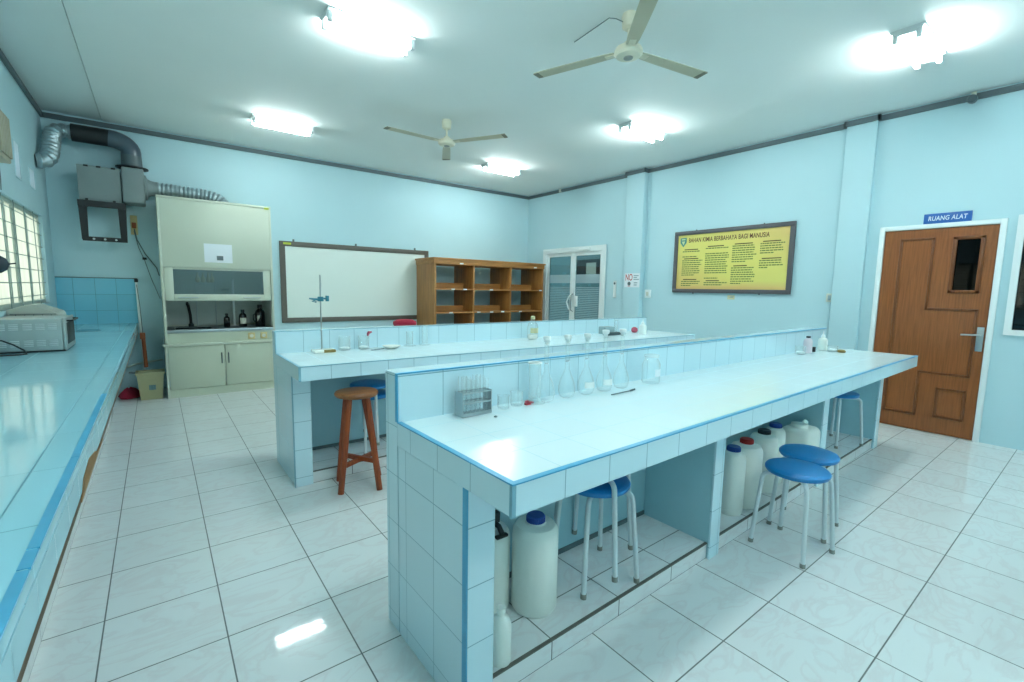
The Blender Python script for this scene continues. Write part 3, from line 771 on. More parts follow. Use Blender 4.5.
def reagent(label, x, y, r, h, lab=None, z=.8305):
    t = empty('reagent_bottle', label, 'bottle', (x, y, z), 0, None)
    MB().lathe([(0, 0), (r*.94, 0), (r, .006), (r, h*.62), (r*.85, h*.72), (r*.42, h*.80), (r*.4, h*.86), (0, h*.86)], seg=28).build('body', M['bottle'], t)
    MB().lathe([(0, h*.85), (r*.5, h*.85), (r*.5, h*.98), (r*.42, h), (0, h)], seg=24).build('screw_cap', M['black'], t)
    if lab:
        a, b = lab; t2 = MB()
        pts = [(-.9+1.8*i/10-PI/2) for i in range(11)]
        tt = bmesh.new(); lo = [tt.verts.new(((r+.0012)*math.cos(q), (r+.0012)*math.sin(q), h*a)) for q in pts]; hi = [tt.verts.new(((r+.0012)*math.cos(q), (r+.0012)*math.sin(q), h*b)) for q in pts]
        for i in range(10): tt.faces.new((lo[i], lo[i+1], hi[i+1], hi[i]))
        t2._add(tt); t2.build('paper_label', M['label'], t)
    return t
reagent('small dark reagent bottle in the hood, nearest the tap', .585, 4.85, .037, .185)
reagent('dark reagent bottle with pale label, middle of three in the hood', .775, 4.85, .047, .235, (.18, .52))
bt = reagent('largest dark reagent bottle at the right end of the hood', .985, 4.85, .062, .30)
s = MB(); s.tube([(-.062, 0, .17), (-.085, -.01, .16), (-.085, -.01, .09), (-.062, 0, .06)], .008, 8); s.build('handle', M['black'], bt)
s = MB(); tt = bmesh.new(); r = .0634
pts = [(-2.3+.55*i/6) for i in range(7)]
lo = [tt.verts.new((r*math.cos(q), r*math.sin(q), .07+.05*i/6)) for i, q in enumerate(pts)]; hi = [tt.verts.new((r*math.cos(q), r*math.sin(q), .15)) for q in pts]
for i in range(6): tt.faces.new((lo[i], lo[i+1], hi[i+1], hi[i]))
s._add(tt); s.build('paper_label', M['label'], bt)
# glassware vaguely visible through the sash
t = empty('drying_rack', 'steel wire glassware rack seen through the hood sash glass', 'rack', (.27, 5.10, .8305))
s = MB()
for x in (0, .22): s.tube([(x, 0, 0), (x, 0, .60)], .006, 8)
for zz in (.02, .45, .58): s.tube([(0, 0, zz), (.22, 0, zz)], .005, 8)
s.build('frame', M['steel'], t)
s = MB()
for x in (.03, .09, .15, .19): s.lathe([(0, .59), (.022, .60), (.03, .64), (.012, .68), (.010, .72), (0, .72)], (x, 0, 0), 14)
s.build('flask_cluster', M['yellowsock'], t)
t = tag(MB().lathe([(0, 0), (.05, 0), (.05, .006), (.014, .012), (.014, .62), (.02, .64), (0, .64)], seg=18).build('white_burette', M['whitep']), 'white upright tube seen through the hood sash glass', 'burette'); t.location = (.70, 5.08, .8305)

# ------------------------------------------------------------------ extraction blower, ducts
BX, BY = 0, 5.0
t = empty('extraction_blower', 'grey extraction blower on black bracket high beside fume hood', 'blower', (0, 0, 0))
MB().hull([(-.80, 4.93, 2.74), (-.42, 4.93, 2.74), (-.80, 4.98, 2.32), (-.42, 4.98, 2.32), (-.80, 5.25, 2.70), (-.42, 5.25, 2.70), (-.80, 5.25, 2.34), (-.42, 5.25, 2.34)]).build('motor_box', M['grey'], t)
s = MB()
for x in (-.74, -.63, -.50): s.box(x, x+.04, 4.925, 4.94, 2.725, 2.745)
for x in (-.735, -.49): s.box(x-.012, x+.012, 4.95, 4.99, 2.30, 2.37)
s.build('bolt_tab', M['ironb'], t)
s = MB(); s.box(-.41, -.195, 4.92, 5.22, 2.36, 2.78, .02, 3); s.build('scroll_casing', M['grey'], t)
s = MB(); s.lathe([(0, 0), (.15, 0), (.15, .015), (.11, .03), (.092, .06), (.084, .10), (.084, .13), (0, .13)], (-.195, 5.07, 2.58), 32, Matrix.Rotation(PI/2, 4, 'Y')); s.build('inlet_cone', M['grey'], t)
s = MB(); s.lathe([(0, 0), (.16, 0), (.16, .012), (0, .012)], (-.305, 5.07, 2.79), 36); s.build('flange', M['ironb'], t)
MB().lathe([(.0, .0), (.105, .0), (.10, .14), (0, .14)], (-.305, 5.07, 2.80), 32).build('outlet_collar', M['greyd'], t)
fr = MB()
for x in (-.775, -.425):
    fr.hull([(x-.04, 4.92, 2.345), (x+.04, 4.92, 2.345), (x-.03, 4.97, 1.90), (x+.03, 4.97, 1.90), (x-.04, 4.94, 2.345), (x+.04, 4.94, 2.345), (x-.03, 4.99, 1.90), (x+.03, 4.99, 1.90)])
    fr.box(x-.02, x+.02, 4.93, YB, 2.31, 2.345); fr.tube([(x, 4.98, 1.92), (x, YB-.01, 2.3)], .014, 8)
fr.box(-.815, -.385, 4.915, 4.945, 2.275, 2.345); fr.box(-.80, -.395, 4.965, 4.995, 1.885, 1.935)
fr.build('bracket', M['ironb'], t)
s = MB()
for x in (-.70, -.60, -.50): s.lathe([(0, 0), (.012, 0), (.012, .006), (0, .008)], (x, 4.965, 1.91), 10, Matrix.Rotation(PI/2, 4, 'X'))
s.build('bolt', M['steel'], t)

def corrugated(path, r, pitch=.022, seg=18):
    """spiral foil duct: radius ripples along a smooth path"""
    P_ = [Vector(p) for p in path]; fine = []
    for i in range(len(P_)-1):
        p0, p1, p2, p3 = P_[max(i-1, 0)], P_[i], P_[i+1], P_[min(i+2, len(P_)-1)]
        n = max(2, int((p2-p1).length/(pitch/6)))
        for k in range(n):
            u = k/n; fine.append(.5*((2*p1)+(-p0+p2)*u+(2*p0-5*p1+4*p2-p3)*u*u+(-p0+3*p1-3*p2+p3)*u**3))
    fine.append(P_[-1]); d = 0; rad = [r]
    for a, b in zip(fine, fine[1:]):
        d += (b-a).length; rad.append(r*(1+.11*math.sin(2*PI*d/pitch)))
    return MB().tube(fine, r, seg, radii=rad)
el = MB()
pts = [Vector((-.305, 5.07, 2.935))]
pts += [Vector((-.305-.20+.20*math.cos(a), 5.07, 2.98+.13*math.sin(a)*1.0)) for a in [PI/2*i/8 for i in range(9)]]
el.tube(pts + [(-.49, 5.07, 3.11)], .10, 24)
o = el.build('duct_elbow', M['pipe']); tag(o, 'dark grey pipe elbow rising from the extraction blower', 'pipe')
o = MB().tube([(-.49, 5.07, 3.11), (-.83, 5.07, 3.11)], .096, 24).build('black_pipe', M['ironb']); tag(o, 'black horizontal pipe between the elbow and silver hose', 'pipe')
o = corrugated([(-.83, 5.07, 3.11), (-.90, 5.06, 3.11), (-.965, 5.02, 3.075), (-.985, 4.97, 2.995), (-.99, 4.91, 2.90), (-.995, 4.84, 2.805), (-1.01, 4.78, 2.73), (-1.05, 4.74, 2.69), (XL-.003, 4.72, 2.68)], .074, .055).build('foil_duct', M['alu'])
tag(o, 'silver foil hose bending down into the window wall', 'hose')
o = corrugated([(-.07, 5.07, 2.58), (.08, 5.07, 2.58), (.2, 5.07, 2.575), (.42, 5.065, 2.565), (.54, 5.06, 2.54), (.62, 5.06, 2.49), (.65, 5.06, 2.432)], .078, .045).build('foil_duct', M['alu'])
tag(o, 'silver foil hose from the blower down to hood top', 'hose')
t = empty('power_outlet', 'yellowed power outlet with plugs on wall below the blower', 'outlet', (-.33, YB, 2.13))
MB().box(-.035, .035, -.03, 0, -.12, .12, .006).build('outlet_block', M['yellowsock'], t)
MB().box(-.022, .022, -.06, -.03, -.04, .03, .006).build('plug', M['orange'], t)
o = MB().tube([(-.33, YB-.05, 2.08), (-.31, YB-.04, 1.95), (-.24, YB-.03, 1.78), (-.13, YB-.03, 1.60), (-.108, YB-.03, 1.50)], .006, 8).build('power_cable', M['wire']); tag(o, 'grey cable sagging from the wall outlet to the hood, upper one', 'cable')
o = MB().tube([(-.335, YB-.05, 2.06), (-.30, YB-.03, 1.85), (-.25, YB-.03, 1.70), (-.19, YB-.03, 1.45), (-.115, YB-.03, 1.20)], .004, 8).build('power_cable', M['wire']); tag(o, 'thin cable with black clip hanging lower beside the hood', 'cable')
s = MB().box(-.27, -.225, YB-.04, YB-.02, 1.70, 1.73, .004).build('cable_clip', M['black'], o)
o = MB().tube([(-.33, YB-.006, 2.26), (-.31, YB-.006, ZC-.075)], .006, 6).build('cable_conduit', M['wall']); tag(o, 'pale conduit running up the wall from the outlet', 'conduit')

# ------------------------------------------------------------------ whiteboard
t = empty('whiteboard', 'large white writing board with dark frame on the far wall', 'whiteboard', (1.345, YB, .835))
w_, h_ = 2.46, 1.23; f = .075
MB().box(f, w_-f, -.02, -.002, f, h_-f).build('writing_surface', M['board'], t)
s = MB(); s.box(0, w_, -.035, -.001, 0, f, .004); s.box(0, w_, -.035, -.001, h_-f, h_, .004); s.box(0, f, -.035, -.001, f, h_-f); s.box(w_-f, w_, -.035, -.001, f, h_-f); s.build('frame', M['boardf'], t)
MB().box(.05, .16, -.037, -.0355, h_-.05, h_-.02).build('sticker', M['sticker'], t)
s = MB()
for x in (.20, 1.15, 2.2): s.box(x-.012, x+.012, -.02, 0, h_, h_+.035)
s.build('hanger', M['greyd'], t)

# ------------------------------------------------------------------ open wooden shelf
SX0, SX1, SY0, SY1, SZ = 3.53, 5.93, 4.50, 5.17, 1.91
t = empty('pigeonhole_shelf', 'brown wooden open shelf unit with three columns beside whiteboard', 'shelf', (SX0, SY0, 0))
W = SX1-SX0; D = SY1-SY0
s = MB(); s.box(-.03, W+.03, -.03, D, SZ-.03, SZ, .004); s.box(-.012, W+.012, -.012, D, SZ-.105, SZ-.03, .003); s.build('top', M['shelf'], t)
for a in (0, W-.035): MB().box(a, a+.035, 0, D, 0, SZ-.105, .002).build('side_panel', M['shelfv'], t)
for a in (.765, 1.585): MB().box(a, a+.03, .004, D, .10, SZ-.105, .002).build('divider', M['shelfv'], t)
zs_ = (.995, 1.397)
for z in (.10, .50, .995, 1.397):
    MB().box(.035, W-.035, 0, D, z-.022, z, .002).build('shelf_board', M['shelf'], t)
for z in (.50, .995, 1.397):
    for a, b in ((.035, .765), (.795, 1.585), (1.615, W-.035)):
        MB().box(a, b, .33, .35, z, z+.10).build('back_rail', M['shelf'], t)
MB().box(.035, W-.035, .01, .03, 0, .10).build('plinth', M['shelf'], t)
s = MB()
for x, z in ((.48, SZ-.085), (2.14, SZ-.085), (.32, 1.386), (.56, 1.386), (1.12, 1.386), (2.3, 1.386), (.28, .984), (.85, .984), (1.13, .984), (1.38, .984), (1.80, .984)):
    s.box(x, x+.07, -.014 if z > 1.5 else -.002, -.0122 if z > 1.5 else -.0002, z-.010, z+.012)
s.build('label_tag', M['paper'], t)

# red chair back peeping over the rear bench
t = empty('red_stool', 'red plastic stool behind the rear bench, only its top showing', 'stool', (2.70, 3.85, 0))
MB().lathe([(0, .84), (.10, .845), (.155, .85), (.168, .875), (.165, .91), (.12, .935), (.05, .943), (0, .944)], seg=32).build('seat', M['redc'], t)
for k in range(4):
    a = PI/4+k*PI/2; MB().tube([(.10*math.cos(a), .10*math.sin(a), .86), (.19*math.cos(a), .19*math.sin(a), 0)], .016, 10).build('leg', M['redc'], t)
s = MB(); rr = .155; s.tube([(rr*math.cos(2*PI*i/24), rr*math.sin(2*PI*i/24), .35) for i in range(25)], .008, 8); s.build('foot_ring', M['redc'], t)

# ------------------------------------------------------------------ poster, signs, small wall things on the right wall
PY0, PY1, PZ0, PZ1 = .06, 1.73, 1.40, 2.30
t = empty('framed_poster', 'yellow framed safety poster with columns of text on right wall', 'poster', (XR, (PY0+PY1)/2, (PZ0+PZ1)/2))
hw, hh = (PY1-PY0)/2, (PZ1-PZ0)/2; f = .055
s = MB(); s.box(-.035, -.001, -hw, hw, -hh, -hh+f, .004); s.box(-.035, -.001, -hw, hw, hh-f, hh, .004); s.box(-.035, -.001, -hw, -hw+f, -hh+f, hh-f); s.box(-.035, -.001, hw-f, hw, -hh+f, hh-f); s.build('frame', M['posterf'], t)
sh = MB().box(-.016, -.006, -hw+f, hw-f, -hh+f, hh-f).build('printed_sheet', M['poster'], t)
rotR = (PI/2, 0, -PI/2)
text('poster_title', 'BAHAN KIMIA BERBAHAYA BAGI MANUSIA', .088, M['title'], sh, (-.0168, .04, hh-f-.085), rotR, .0004, .0015, 0, .80, 1.06, 1.14)
e = MB(); e.prism([(-.05, .06), (-.05, -.01), (0, -.075), (.05, -.01), (.05, .06)], 'X', -.0175, -.016)
em = e.build('emblem', M['emb'], sh); em.location = (0, hw-f-.085, hh-f-.10)
e = MB(); e.box(-.0185, -.0175, -.03, .03, .028, .044); e.prism([(-.028, .01), (0, -.045), (.028, .01)], 'X', -.0185, -.0175); e.build('emblem_device', M['emby'], em)
rnd = random.Random(11)
cols = [(.70, .375, [(0.16, 1, 3), (.30, 1, 8), (.62, 1, 3)]), (.335, -.015, [(.13, 1, 14), (.64, 1, 2)]), (-.055, -.385, [(.12, 1, 8), (.43, 1, 8)]), (-.425, -.735, [(.11, 1, 5), (.34, 1, 4)])]
LN = .030
for yl, yr, blocks in cols:
    b = MB(); hd = MB()
    zc = hh-f-.17
    nb = 0
    for (off, _, n) in blocks:
        z = hh-f-.06-off*.95
        hd.box(-.0168, -.016, yl-.05-rnd.uniform(.16, .24), yl-.03, z-.009, z+.004)
        for i in range(n):
            z -= LN
            if rnd.random() < .10 and i: z -= LN*.5; continue
            y = yl
            end = yr+rnd.uniform(0, .05) if i < n-1 else yr+rnd.uniform(.08, .2)
            while y > end:
                l = rnd.uniform(.016, .05); b.box(-.0166, -.016, max(end, y-l), y, z-.0072, z+.0072); y -= l+.006
    b.build('body_lettering', M['ink'], sh); hd.build('heading_lettering', M['inkd'], sh)
s = MB()
for y in (-.45, .5):
    s.box(-.012, 0, y-.007, y+.007, hh, hh+.014); s.box(-.012, 0, y-.007, y+.007, -hh-.014, -hh)
s.build('hanger', M['greyd'], t)
o = tag(MB().box(-.004, -.0005, -.05, .05, -.028, .028).build('paper_tag', M['oil']), 'small pale yellow tag stuck below the yellow poster', 'tag'); o.location = (XR, .82, 1.345)
s = MB(); s.box(-.0048, -.004, -.03, .03, -.004, .004); s.box(-.0048, -.004, -.03, .01, .008, .014); s.build('printed_mark', M['signg'], o)

t = empty('door_sign', 'blue plate reading RUANG ALAT above the brown door', 'sign', (XR, -1.321, 2.188))
MB().box(-.02, -.001, -.178, .178, -.05, .05, .003).build('plate', M['signb'], t)
text('lettering', 'RUANG ALAT', .062, M['signw'], t, (-.0205, 0, -.001), rotR, .0005, .0009, .12, 1.0, 1.06, .29)
t = empty('notice_paper', 'white notice with red NO taped on the far wall column', 'notice', (XR-.10, 2.44, 1.585))
MB().box(-.003, -.0005, -.152, .152, -.115, .112).build('sheet', M['paper'], t)
text('lettering', 'NO', .15, M['signr'], t, (-.0035, .062, .042), rotR, .0003, .0016, 0, .78, 1., .14)
s = MB()
for z, l in ((.075, .10), (.045, .07), (.015, .11)): s.box(-.0036, -.003, -.03-l, -.03, z-.009, z+.006)
for z, l in ((-.04, .07), (-.075, .06)): s.box(-.0036, -.003, -.04-l, -.04, z-.010, z+.006)
s.build('small_print', M['signg'], t)
s = MB(); s.lathe([(0, 0), (.032, 0), (.032, .0008), (0, .0008)], (-.003, .055, -.055), 20, Matrix.Rotation(-PI/2, 4, 'Y')); s.build('round_symbol', M['greyd'], t)
s = MB(); s.box(-.0036, -.003, .03, .08, -.10, -.09); s.build('red_bar', M['signr'], t)

t = empty('light_switch', 'white switch box with conduit between far column and poster', 'switch', (XR, 2.17, 1.37))
MB().box(-.045, -.001, -.05, .05, -.065, .065, .008).build('box', M['whitep'], t); MB().box(-.05, -.045, -.022, .022, -.03, .03, .003).build('rocker', M['label'], t)
MB().tube([(-.012, .03, .062), (-.012, .06, .12), (-.012, .07, 1.88)], .009, 8).build('conduit', M['wall'], t)
t = empty('light_switch', 'white double switch box left of the column near brown door', 'switch', (XR, -.375, 1.37))
MB().box(-.03, -.001, -.022, .04, -.05, .05, .008).build('box', M['label'], t); MB().box(-.035, -.03, -.012, .02, -.03, .03, .003).build('rocker', M['signg'], t)
MB().tube([(-.012, .0, -.05), (-.012, -.005, -1.0)], .009, 8).build('conduit', M['wall'], t)
t = empty('room_thermometer', 'slim white wall thermometer beside the glass double door', 'thermometer', (XR, 2.87, 1.46))
MB().box(-.018, -.001, -.03, .03, -.17, .12, .005).build('case', M['whitep'], t); s = MB(); s.lathe([(0, 0), (.02, 0), (.02, .003), (0, .004)], (-.018, 0, .075), 16, Matrix.Rotation(-PI/2, 4, 'Y')); s.build('dial', M['greyd'], t); MB().box(-.022, -.018, -.022, .022, -.175, -.165).build('tray', M['signg'], t)
t = empty('sensor_camera', 'small dark bracket camera hanging from cornice above brown door', 'camera', (XR-.025, -1.41, ZC-.035))
MB().box(-.02, 0, -.018, .018, -.055, .03, .003).build('bracket', M['label'], t)
s = MB(); s.lathe([(0, 0), (.034, 0), (.038, .02), (.036, .06), (.024, .075), (0, .075)], (-.02, 0, -.045), 20, Matrix.Rotation(-PI/2, 4, 'Y')); s.build('lens_body', M['greyd'], t)
t = empty('sensor_camera', 'tiny pale clip on the cornice in the far right corner', 'camera', (XR-.025, 4.28, ZC-.05))
MB().box(-.03, 0, -.025, .025, -.03, .03, .004).build('bracket', M['label'], t); MB().box(-.028, -.004, -.07, -.03, -.02, .02, .004).build('lens_body', M['greyd'], t)

# ------------------------------------------------------------------ left counter things
t = empty('toaster_oven', 'grey vented countertop oven standing on the left counter', 'oven', (-1.085, 2.318, ZT))
s = MB(); s.box(0, .36, 0, .46, .012, .245, .006); s.build('body', M['oven'], t)
s = MB(); s.box(.362, .38, -.002, .462, .008, .25, .008); s.build('door_frame', M['oven'], t)
MB().box(.381, .384, .05, .41, .05, .21, .003).build('door_glass', M['black'], t)
s = MB(); s.tube([(.384, .06, .225), (.41, .08, .225), (.41, .38, .225), (.384, .40, .225)], .007, 8); s.build('handle', M['black'], t)
s = MB()
for x in (.02, .085, .155, .22, .285):
    for z in (.045, .165):
        for k in range(4): s.box(x, x+.048, -.003, .001, z+k*.0125, z+k*.0125+.006, .001)
s.build('vent_slot', M['slot'], t)
s = MB(); s.box(-.0, .37, .0, .46, 0.0, .012); s.build('base', M['black'], t)
o = tag(MB().tube([(-1.09, 2.29, ZT+.10), (-1.03, 2.27, ZT+.10), (-.97, 2.245, ZT+.07), (-.915, 2.215, ZT+.03), (-.90, 2.19, ZT+.008), (-.94, 2.17, ZT+.007), (-1.04, 2.15, ZT+.007)], .0055, 8).build('oven_cord', M['black']), 'black power cord curling in front of the vented oven', 'cord')
t = empty('instrument_case', 'grey box with low gabled top behind the vented oven', 'case', (-1.09, 2.80, ZT))
MB().prism([(0, 0), (.295, 0), (.295, .235), (.285, .265), (.15, .325), (.11, .327), (0, .285)], 'Y', 0, .42, .008).build('body', M['oven2'], t)
s = MB()
for x in (.05, .10, .15, .20, .25): s.box(x, x+.004, -.002, .002, .19, .255)
s.box(.02, .28, -.002, .002, .252, .258); s.build('panel_line', M['greyd'], t)
o = MB(); ring = []
for i in range(29):
    a = 2*PI*i/28; ring.append((-.75+.10*math.cos(a), 4.22+.085*math.sin(a), ZT+.005))
o.tube(ring, .0035, 8); o = tag(o.build('rubber_tubing', M['teal']), 'loop of thin teal tubing lying on the counter end', 'tubing')
t = empty('vent_box', 'beige louvred ventilation box mounted high on the window wall', 'vent box', (XL, 2.40, 2.28))
MB().box(0, .13, 0, .36, 0, .35, .01).build('case', M['beige'], t)
s = MB()
for i in range(7): s.box(.13, .145, .02+i*.046, .046+i*.046, .03, .32, .003)
s.build('louvre', M['beige'], t)
MB().box(.01, .11, -.004, 0, .03, .32).build('side_plate', M['winframe'], t)
o = MB().tube([(XL+.01, 3.05, 2.5), (XL+.01, 3.07, 2.2), (XL+.01, 3.05, 2.12)], .004, 6).build('hanging_cord', M['wire']); tag(o, 'thin cord hanging on window wall below the louvred box', 'cord')
t = empty('window_fan', 'dark round knob-like fan in front of barred window, left edge', 'fan', (-1.045, 2.42, 1.52))
s = MB(); s.lathe([(0, -.02), (.05, -.02), (.066, -.01), (.066, .012), (.05, .022), (0, .024)], (0, 0, 0), 10, Matrix.Rotation(PI/2, 4, 'X')); s.build('disc', M['bluishk'], t)
s = MB(); s.tube([(.05, 0, 0), (.10, .0, .01)], .005, 8); s.tube([(-.045, 0, 0), (-.05, .02, 0)], .008, 8); s.build('stem', M['bluishk'], t)

# bin, mop, red cloth between counter and hood
t = empty('waste_bin', 'beige tapered waste bin on the floor left of the hood', 'bin', (-.262, 4.66, 0))
s = MB(); tt = bmesh.new()
def loop(hx, hy, z): return [tt.verts.new((sx*hx, sy*hy, z)) for sx, sy in ((-1, -1), (1, -1), (1, 1), (-1, 1))]
L_ = [loop(.105, .09, 0), loop(.130, .115, .31), loop(.142, .127, .31), loop(.142, .127, .335), loop(.124, .109, .335), loop(.10, .085, .012)]
for a, b in zip(L_, L_[1:]):
    for i in range(4): tt.faces.new((a[i], a[(i+1) % 4], b[(i+1) % 4], b[i]))
tt.faces.new(L_[0][::-1]); tt.faces.new(L_[-1]); s._add(tt); s.build('body', M['bin'], t)
s = MB(); s.hull([(-.02, -.104, .12), (.045, -.104, .12), (-.02, -.1085, .18), (.045, -.1085, .18), (-.02, -.098, .12), (.045, -.098, .12), (-.02, -.102, .18), (.045, -.102, .18)]); s.build('sticker', M['binlab'], t)
s = MB(); s.tube([(-.142, 0, .32), (-.20, -.02, .335), (-.20, .04, .335), (-.142, .06, .325)], .006, 8); s.build('handle', M['greyd'], t)
t = empty('floor_mop', 'mop with pale handle and orange grip leaning beside the hood', 'mop', (-.335, 4.98, 0))
MB().tube([(0.015, .06, .05), (0.0, .12, .75), (-.012, .19, 1.42)], .013, 10).build('handle', M['whitep'], t)
MB().lathe([(0, 0), (.019, 0), (.02, .035), (.012, .05), (0, .05)], (-.012, .19, 1.41), 14).build('end_cap', M['ironb'], t)
MB().tube([(.032, .0, .34), (.022, .03, .72)], .021, 10).build('grip', M['orange'], t)
MB().box(-.01, .045, .0, .045, .70, .78, .006).build('bracket', M['orange'], t)
MB().tube([(.02, .03, .76), (.01, .09, 1.1), (-.01, .17, 1.38)], .004, 6).build('cable', M['wire'], t)
s = MB()
for i in range(14):
    a = 2*PI*i/14; s.tube([(.016, .055, .10), (.016+.05*math.cos(a), .055+.05*math.sin(a), .06), (.016+.075*math.cos(a), .055+.07*math.sin(a), .008)], .008, 6)
s.build('mop_head', M['slate'], t)
s = MB(); s.lathe([(0, 0), (.10, 0), (.115, .02), (.095, .06), (.06, .10), (.02, .115), (0, .115)], (0, 0, 0), 18)
for v in s.bm.verts:
    a = math.atan2(v.co.y, v.co.x); v.co.x *= 1+.13*math.sin(3*a+1)+.05*math.sin(7*a); v.co.y *= 1+.13*math.sin(3*a+1)+.05*math.sin(7*a); v.co.z *= 1+.15*math.sin(2*a)
o = tag(s.build('red_rag', M['redc']), 'crumpled red rag on the floor between counter and bin', 'rag'); o.location = (-.48, 4.83, 0)
o = tag(MB().tube([(-.58, 5.20, .30), (-.4, 5.2, .36), (-.13, 5.2, .40)], .012, 8).build('water_pipe', M['winframe']), 'thin pale pipe along the wall behind the bin', 'pipe')

# ------------------------------------------------------------------ glassware on the front bench
Z1 = ZT+.0015
def place(o, x, y, z): o.location = (x, y, z); return o
t = empty('test_tube_rack', 'grey metal rack holding glass test tubes on the front bench', 'rack', (.795, -.885, Z1), math.radians(1.5))
s = MB(); s.box(0, .145, 0, .06, 0, .006); s.box(0, .003, 0, .06, .006, .10); s.box(.142, .145, 0, .06, .006, .10)
s.box(0.003, .142, 0, .006, .006, .014)
for z in (.052, .094):
    s.box(.003, .142, 0, .008, z, z+.004); s.box(.003, .142, .052, .06, z, z+.004); s.box(.003, .142, .026, .034, z, z+.004)
    for k in range(7): s.box(.003+k*.0225, .006+k*.0225, .008, .052, z, z+.003)
s.build('frame', M['steel'], t)
for k in range(6):
    for yy in (.017, .043):
        if (k, yy) in ((5, .043),): continue
        x = .0155+k*.0228; h = .16 if (k+int(yy*100)) % 3 else .145
        s = MB(); s.lathe([(0, .008), (.006, .0105), (.0085, .018), (.0085, h), (.0098, h+.002)], (x, yy, 0), 14)
        s.build('test_tube', M['glass'], t)
def beaker(label, x, y, z, r, h, residue=False):
    t = empty('glass_beaker', label, 'beaker', (x, y, z))
    MB().lathe([(0, .002), (r*.93, .002), (r, .008), (r, h-.004), (r*1.06, h), (r*.97, h-.004), (r*.96, .010), (r*.9, .005), (0, .005)], seg=28).build('glass_body', M['glass'], t)
    if residue:
        s = MB(); s.lathe([(0, .006), (r*.8, .006), (r*.9, .02), (r*.4, .028), (r*.2, .022), (0, .026)], (0, 0, 0), 16); s.build('white_residue', M['whitep'], t)
    return t
beaker('small clear beaker just right of test tube rack', 1.02, -.855, Z1, .026, .06)
beaker('small clear beaker between test tube rack and red clip', 1.10, -.845, Z1, .028, .065)
t = empty('red_clip', 'small red clip lying on front bench below glass cylinder', 'clip', (1.156, -.862, Z1))
s = MB(); s.box(-.02, .012, -.008, .008, 0, .010, .003); s.hull([(-.02, -.006, .008), (-.02, .006, .008), (.03, -.003, .010), (.03, .003, .010), (.03, 0, .002), (-.01, -.006, .018), (-.01, .006, .018)]); s.build('jaw', M['clip'], t)
s = MB(); s.tube([(.0, -.008, .008), (-.012, -.012, .022), (-.025, -.006, .02)], .003, 6); s.build('lever', M['clip'], t)
def cylinder(label, x, y, z, r, h, rim=True):
    t = empty('measuring_cylinder', label, 'measuring cylinder', (x, y, z))
    MB().lathe([(0, 0), (r*1.8, 0), (r*1.8, .006), (r*1.0, .014), (r, .02), (r, h-.006), (r*1.15, h), (r*.95, h-.005), (r*.93, .022), (0, .018)], seg=28).build('glass_body', M['glass'], t)
    if rim: MB().lathe([(r*.6, h-.004), (r*1.17, h-.002), (r*1.17, h+.004), (r*.6, h+.003)], seg=24).build('white_rim', M['whitep'], t)
    return t
cylinder('clear measuring cylinder with white rim above the red clip', 1.205, -.845, Z1, .028, .185)
def flask(label, x, y, z, h, r, white=False):
    t = empty('volumetric_flask', label, 'flask', (x, y, z), 0, None)
    b = r
    prof = [(0, .004), (b*.55, .001), (b*.8, .006), (b, .035), (b*.97, .055), (b*.8, .085), (b*.5, .115), (b*.28, .14), (.0115, .165), (.010, .185), (.010, h-.035), (.012, h-.03), (.0125, h-.022)]
    MB().lathe(prof, seg=28).build('glass_body', M['glass'], t)
    s = MB(); s.lathe([(0, h-.038), (.0085, h-.038), (.0105, h-.022), (.017, h-.018), (.019, h-.004), (.017, h), (0, h)], seg=20); s.build('stopper', M['whitep'], t)
    if white:
        s = MB(); tt = bmesh.new(); pts = [-PI/2-.95+1.9*i/10 for i in range(11)]
        lo = [tt.verts.new(((b+.001)*math.cos(q), (b+.001)*math.sin(q), .036)) for q in pts]; hi = [tt.verts.new(((b*.93+.001)*math.cos(q), (b*.93+.001)*math.sin(q), .066)) for q in pts]
        for i in range(10): tt.faces.new((lo[i], lo[i+1], hi[i+1], hi[i]))
        s._add(tt); s.build('white_label', M['whitep'], t)
    s = MB(); s.lathe([(.0104, h*.58), (.0108, h*.58), (.0108, h*.58+.003), (.0104, h*.58+.003)], seg=20); s.build('mark_ring', M['signw'], t)
    return t
flask('clear volumetric flask with white stopper, first right of red clip', 1.265, -.855, Z1, .305, .043)
flask('clear volumetric flask with white stopper, second of the row', 1.405, -.85, Z1, .305, .042)
flask('clear volumetric flask with white label patch, middle of the row of five', 1.54, -.85, Z1, .305, .043, True)
flask('clear volumetric flask with white label patch, fourth of the row', 1.675, -.85, Z1, .318, .043, True)
flask('clear volumetric flask with white stopper, last before the glass jar', 1.81, -.85, Z1, .318, .043)
t = empty('glass_rod', 'thin dark glass rod lying in front of the flasks', 'rod', (1.72, -.94, Z1))
MB().tube([(-.10, -.01, .004), (.06, .0, .004)], .003, 8).build('shaft', M['slate'], t); s = MB(); s.tube([(.06, 0, .004), (.10, .005, .006)], .005, 8); s.build('tip', M['slate'], t)
t = empty('glass_jar', 'clear glass jar with white label right of the flasks', 'jar', (2.06, -.86, Z1))
MB().lathe([(0, .002), (.046, .002), (.05, .01), (.05, .11), (.042, .128), (.036, .135), (.036, .15), (.040, .152)], seg=28).build('glass_body', M['glass'], t)
MB().lathe([(0, .15), (.041, .15), (.041, .163), (0, .165)], seg=24).build('lid', M['glass'], t)
s = MB(); tt = bmesh.new(); pts = [-PI/2-.5+1.0*i/8 for i in range(9)]; r = .0512
lo = [tt.verts.new((r*math.cos(q), r*math.sin(q), .045)) for q in pts]; hi = [tt.verts.new((r*math.cos(q), r*math.sin(q), .085)) for q in pts]
for i in range(8): tt.faces.new((lo[i], lo[i+1], hi[i+1], hi[i]))
s._add(tt); s.build('paper_label', M['paper'], t)
